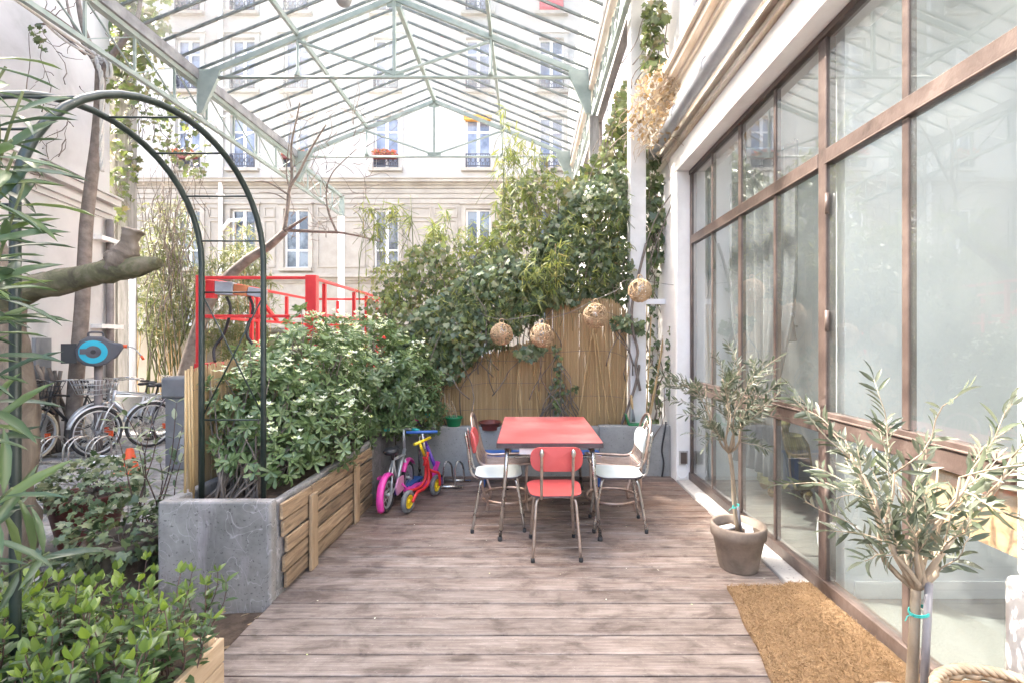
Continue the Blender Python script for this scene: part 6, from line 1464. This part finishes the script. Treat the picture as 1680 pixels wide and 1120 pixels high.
# ---- olive trees
def olive(lab, base, top, trunk_r, crown_c, crown_r, nl, twigs, leafL, stake=None):
    t = thing('olive_tree', lab, 'olive tree', tuple(base), 'young olive trees in clay pots')
    b = Vector(base); tp = Vector(top); MB().tube(curvy(b, tp, 10, .035), [trunk_r*1.15, trunk_r*.85], 10).build('trunk', M['olivebark'], t)
    segs = []; lm = MB(); cc = Vector(crown_c)
    for i in range(nl):
        a = 2*math.pi*i/nl+random.uniform(-.3, .3); e = cc+Vector((math.cos(a)*crown_r[0]*random.uniform(.5, .85), math.sin(a)*crown_r[1]*random.uniform(.5, .85), random.uniform(-.25, .55)*crown_r[2]))
        p = curvy(tp-Vector((0, 0, .02)), e, 7, .16, -.05); lm.tube(p, [trunk_r*.62, trunk_r*.18], 7)
        for j in range(twigs):
            s = p[random.randint(2, 7)]; dirv = Vector((s.x-tp.x, s.y-tp.y, .10+random.uniform(-.12, .25))); dirv = (dirv.normalized()+Vector((random.gauss(0, .5), random.gauss(0, .5), random.gauss(.25, .4)))).normalized()
            q = curvy(s, s+dirv*random.uniform(.14, .34)*crown_r[0]/.32, 6, .12, .03); lm.tube(q, [trunk_r*.16, trunk_r*.07], 5); segs.append(q)
    lm.build('limbs', M['olivebark'], t)
    pp = []; dd = []; nn = []
    for q in segs:
        for i in range(1, len(q)):
            tv = (q[i]-q[i-1]).normalized(); sd = tv.orthogonal().normalized(); sd.rotate(Matrix.Rotation(random.uniform(0, 6.28), 3, tv))
            for s in (-1, 1):
                for f in (.3, .8):
                    if random.random() < .22: continue
                    pp.append(q[i-1].lerp(q[i], f)); dd.append(tv*.75+sd*s*random.uniform(.5, 1.1)+Vector((0, 0, .1))); nn.append(sd.cross(tv)*s+Vector((0, 0, .6)))
        pp.append(q[-1]); dd.append((q[-1]-q[-2]).normalized()); nn.append(Vector((0, 0, 1)))
    N = len(pp); Ls = rng.uniform(leafL*.65, leafL*1.2, N)
    leaves('foliage', M['olive'], t, np.array(pp), np.array(dd), np.array(nn), Ls, Ls*rng.uniform(.17, .25, N), 'lance')
    return t
olive('slim olive tree with a small crown in the round clay pot', (P1[0], P1[1], .24), P(1196, 737, 3.2), .0145, P(1203, 645, 3.2), (.31, .28, .27), 8, 8, .060)
olive('near olive tree with wide open branches and a grey stake', (P2[0], P2[1], .13), P(1503, 958, 1.74), .0185, P(1500, 785, 1.72), (.37, .28, .27), 10, 4, .075)
st_ = MB(); a = Vector((P2[0]+.005, P2[1]-.045, .15)); b = P(1524, 955, 1.70); st_.tube([a, b], .0125, 12); tag(st_.build('plant_stake', M['stake']), 'grey plastic stake tied to the near olive trunk', 'stake')
a = P1; st_ = MB(); st_.tube([(P1[0]+.008, P1[1]-.028, .25), P(1210, 830, 3.17)], .009, 8); tag(st_.build('plant_stake', M['stake']), 'short grey stake beside the slim olive trunk in the round pot', 'stake')
for c, r, lab in ((P(1508, 1003, 1.715), .031, 'green twine tied round the near olive trunk and its stake'), (P(1207, 830, 3.19), .02, 'green twine tied round the slim olive trunk')):
    m_ = MB()
    for k in range(2): m_.tube([c+Vector((r*math.cos(j*.5236), r*math.sin(j*.5236), .006*k+.01*math.cos(j*.5236))) for j in range(12)], .0028, 5, closed=True)
    m_.tube(curvy(c+Vector((-r, -.01, 0)), c+Vector((-r-.035, -.02, -.02)), 4, .2), .002, 4); tag(m_.build('green_twine', M['teal']), lab, 'twine')
# ---- oleander at the left edge
ol = thing('oleander', 'oleander bush with long narrow leaves leaning in at the left edge', 'shrub', (-1.7, 1.35, -.05))
pp = []; dd = []; nn = []; sm = MB()
tips = [P(38, 150, 1.3), P(-10, 50, 1.3), P(25, 250, 1.25), P(-20, 160, 1.2), P(10, 110, 1.35), P(-30, 60, 1.25), P(40, 300, 1.3), P(20, 230, 1.2), P(-20, 380, 1.2), P(15, 470, 1.4), P(-40, 560, 1.2), P(80, 905, 1.45), P(20, 800, 1.3), P(-40, 700, 1.2), P(-10, 870, 1.35), P(0, 330, 1.35), P(-20, 640, 1.4), P(-30, 450, 1.2)]
for tpt in tips:
    b = Vector((-2.15+random.uniform(-.15, .1), 1.45+random.uniform(-.2, .25), .25)); q = curvy(b, tpt, 14, .10, .06); sm.tube(q, [.008, .0032], 6)
    L = len(q)
    for i in range(L-6 if tpt.z > 1.75 else (L-4 if tpt.z > .9 else L-3), L):
        tv = (q[i]-q[i-1]).normalized(); e1 = tv.orthogonal().normalized(); a0 = random.uniform(0, 6.28)
        for f in (.45,):
            for k in range(3):
                s = e1.copy(); s.rotate(Matrix.Rotation(a0+k*2.09+f*2, 3, tv)); pp.append(q[i-1].lerp(q[i], f)); dd.append(s*random.uniform(.7, 1.1)+tv*random.uniform(.2, .8)); nn.append(tv-s*.3+Vector((0, 0, .4)))
sm.build('stems', M['greenstem'], ol); N = len(pp); Ls = rng.uniform(.11, .22, N)
leaves('foliage', M['oleander'], ol, np.array(pp), np.array(dd), np.array(nn), Ls, Ls*rng.uniform(.12, .16, N), 'lance')
# ---- young shrubs at the bottom left
def seedling(lab, x, y, z, ns, h, grp, spread=.16, L=.055):
    t = thing('leafy_plant', lab, 'plant', (x, y, z), grp); sm = MB(); pp = []; dd = []; nn = []; rr = []
    for k in range(ns):
        a = random.uniform(0, 6.28); e = Vector((x+math.cos(a)*spread*random.uniform(.3, 1.2), y+math.sin(a)*spread*random.uniform(.3, 1.2), z+h*random.uniform(.6, 1.1))); q = curvy((x+math.cos(a)*.04, y+math.sin(a)*.04, z-.02), e, 8, .10); sm.tube(q, [.0036, .0018], 5)
        for i in range(2, 9):
            tv = (q[i]-q[i-1]).normalized(); s = tv.orthogonal().normalized(); s.rotate(Matrix.Rotation(i*1.57+a, 3, tv))
            for sg in (-1, 1): pp.append(q[i]); dd.append(s*sg+tv*random.uniform(.25, .9)); nn.append(tv*1.0+Vector((0, 0, .4))); rr.append(min(1, max(0, (.15+.6*(i/8)**3+random.uniform(-.15, .25)))))
        for sg in (-1, 1): pp.append(q[-1]); dd.append(tv+s*.5*sg); nn.append(s*sg); rr.append(random.uniform(.8, 1))
    sm.build('stems', M['redtwig'], t); N = len(pp); Ls = rng.uniform(L*.6, L*1.25, N)
    leaves('foliage', M['box'], t, np.array(pp), np.array(dd), np.array(nn), Ls, Ls*rng.uniform(.42, .55, N), 'oval', None, np.array(rr))
gl = 'young green shrubs filling the wooden planter box'; gd = 'young green shrubs in the soil bed'
for i in range(30):
    seedling('bright young shrub with upright dark stems in the wooden planter box', -1.30-.13*(i % 10)+random.uniform(-.04, .04), 1.84-.20*(i//10)+random.uniform(-.05, .05), .25, 7, .27, gl, .13, .054)
for i in range(18):
    seedling('bright young shrub growing in the soil bed behind the wooden planter', -1.66-.16*(i % 9)+random.uniform(-.05, .05), 2.10+.22*(i//9)+random.uniform(-.06, .06), -.05, 7, .38, gd, .16, .054)
# ---- potted ivies in the yard
t = pot('plant_pot', 'large dark red pot of variegated ivy on the cobbles', 'pot', (-3.5, 3.85, -.1), .17, .25, .40, 'redpot', .08)
def clump(lab, c, r, n, L, mat, grp=None, name='potted_ivy', cat='ivy', tpl='ivy', z0=None):
    t = thing(name, lab, cat, c, grp); p, a = ell_pts(n, c, r, .75, z0); n = len(p); Ls = rng.uniform(L*.6, L*1.2, n)
    d = (p-np.array(c)); d = unit(d)+rng.normal(0, .5, (n, 3))+[0, 0, -.4]
    leaves('leaves', M[mat], t, p, d, a+rng.normal(0, .3, (n, 3)), Ls, Ls*(1.0 if tpl == 'ivy' else .5), tpl)
    stems_to([(c[0], c[1], c[2]-r[2]*.3)]*26, p[rng.choice(n, 26)], .0035, M['twig'], t, 'stems', 5, .2); return t
M['varieg'] = leafmat('variegated_leaf', [(.06, .10, .04), (.11, .15, .07), (.26, .30, .17), (.40, .42, .28)], rough=.45, trans=.25)
clump('variegated ivy mound overflowing the dark red pot', (-3.45, 3.85, .36), (.36, .32, .20), 700, .055, 'varieg')
t = pot('plant_pot', 'dark weathered pot half hidden by ivy against the concrete planter', 'pot', (-2.58, 3.12, -.1), .17, .22, .36, 'bark', .06)
clump('ivy with dull green leaves hanging over the dark weathered pot', (-2.60, 3.10, .26), (.34, .28, .20), 520, .06, 'ivy')
clump('trailing ivy on the ground left of the dark weathered pot', (-2.95, 2.95, .04), (.24, .2, .15), 150, .07, 'ivy')
clump('ivy and vinca ground cover beside the cobbles under the arch', (-2.7, 2.6, .0), (.36, .22, .10), 180, .06, 'varieg')
t = pot('plant_pot', 'orange clay pot lying between the ivy pots and the planter', 'pot', (-2.42, 3.55, -.1), .10, .14, .22, 'orangepot', .04)
sp = thing('sapling', 'thin leafy sapling with pale green leaves before the bicycles', 'sapling', (-2.75, 3.5, -.1)); pp = []; dd = []; nn = []; sm = MB()
for tx, ty in ((200, 660), (250, 690), (290, 660), (225, 720), (300, 700), (262, 745), (185, 690), (240, 665), (305, 735), (210, 760)):
    q = curvy((-2.75, 3.5, -.1), P(tx, ty, 3.45+random.uniform(-.15, .15)), 10, .12); sm.tube(q, [.006, .002], 5)
    for i in range(6, 11):
        tv = (q[i]-q[i-1]).normalized(); s = tv.orthogonal().normalized(); s.rotate(Matrix.Rotation(i*1.57, 3, tv))
        for sg in (-1, 1): pp.append(q[i]); dd.append(s*sg+tv*.7); nn.append(Vector((0, -.3, 1)))
sm.build('stems', M['redtwig'], sp); N = len(pp); Ls = rng.uniform(.05, .11, N)
leaves('foliage', M['varieg'], sp, np.array(pp), np.array(dd), np.array(nn), Ls, Ls*.34, 'oval')
# fallen leaves and petals on the deck
n = 24; ps = np.column_stack([rng.uniform(-1.3, 1.5, n), rng.uniform(2.0, 5.3, n), np.full(n, .006)]); dd = rdir(n); dd[:, 2] *= .15
tag(leaves('fallen_petals', M['flower'], None, ps, dd, np.tile([[0, 0, 1.]], (n, 1))+rng.normal(0, .2, (n, 3)), rng.uniform(.008, .02, n), .011, 'petal', 'stuff'), 'tiny pale petals scattered over the deck boards', 'petals')
n = 60; ps = np.column_stack([rng.uniform(-2.9, -1.46, n), rng.uniform(2.1, 2.75, n), np.full(n, -.02)])
tag(leaves('fallen_leaves', M['dry'], None, ps, rdir(n)*[1, 1, .2], np.tile([[0, 0, 1.]], (n, 1))+rng.normal(0, .3, (n, 3)), .05, .03, 'oval', 'stuff'), 'dry brown leaves lying on the soil by the planter', 'leaves')
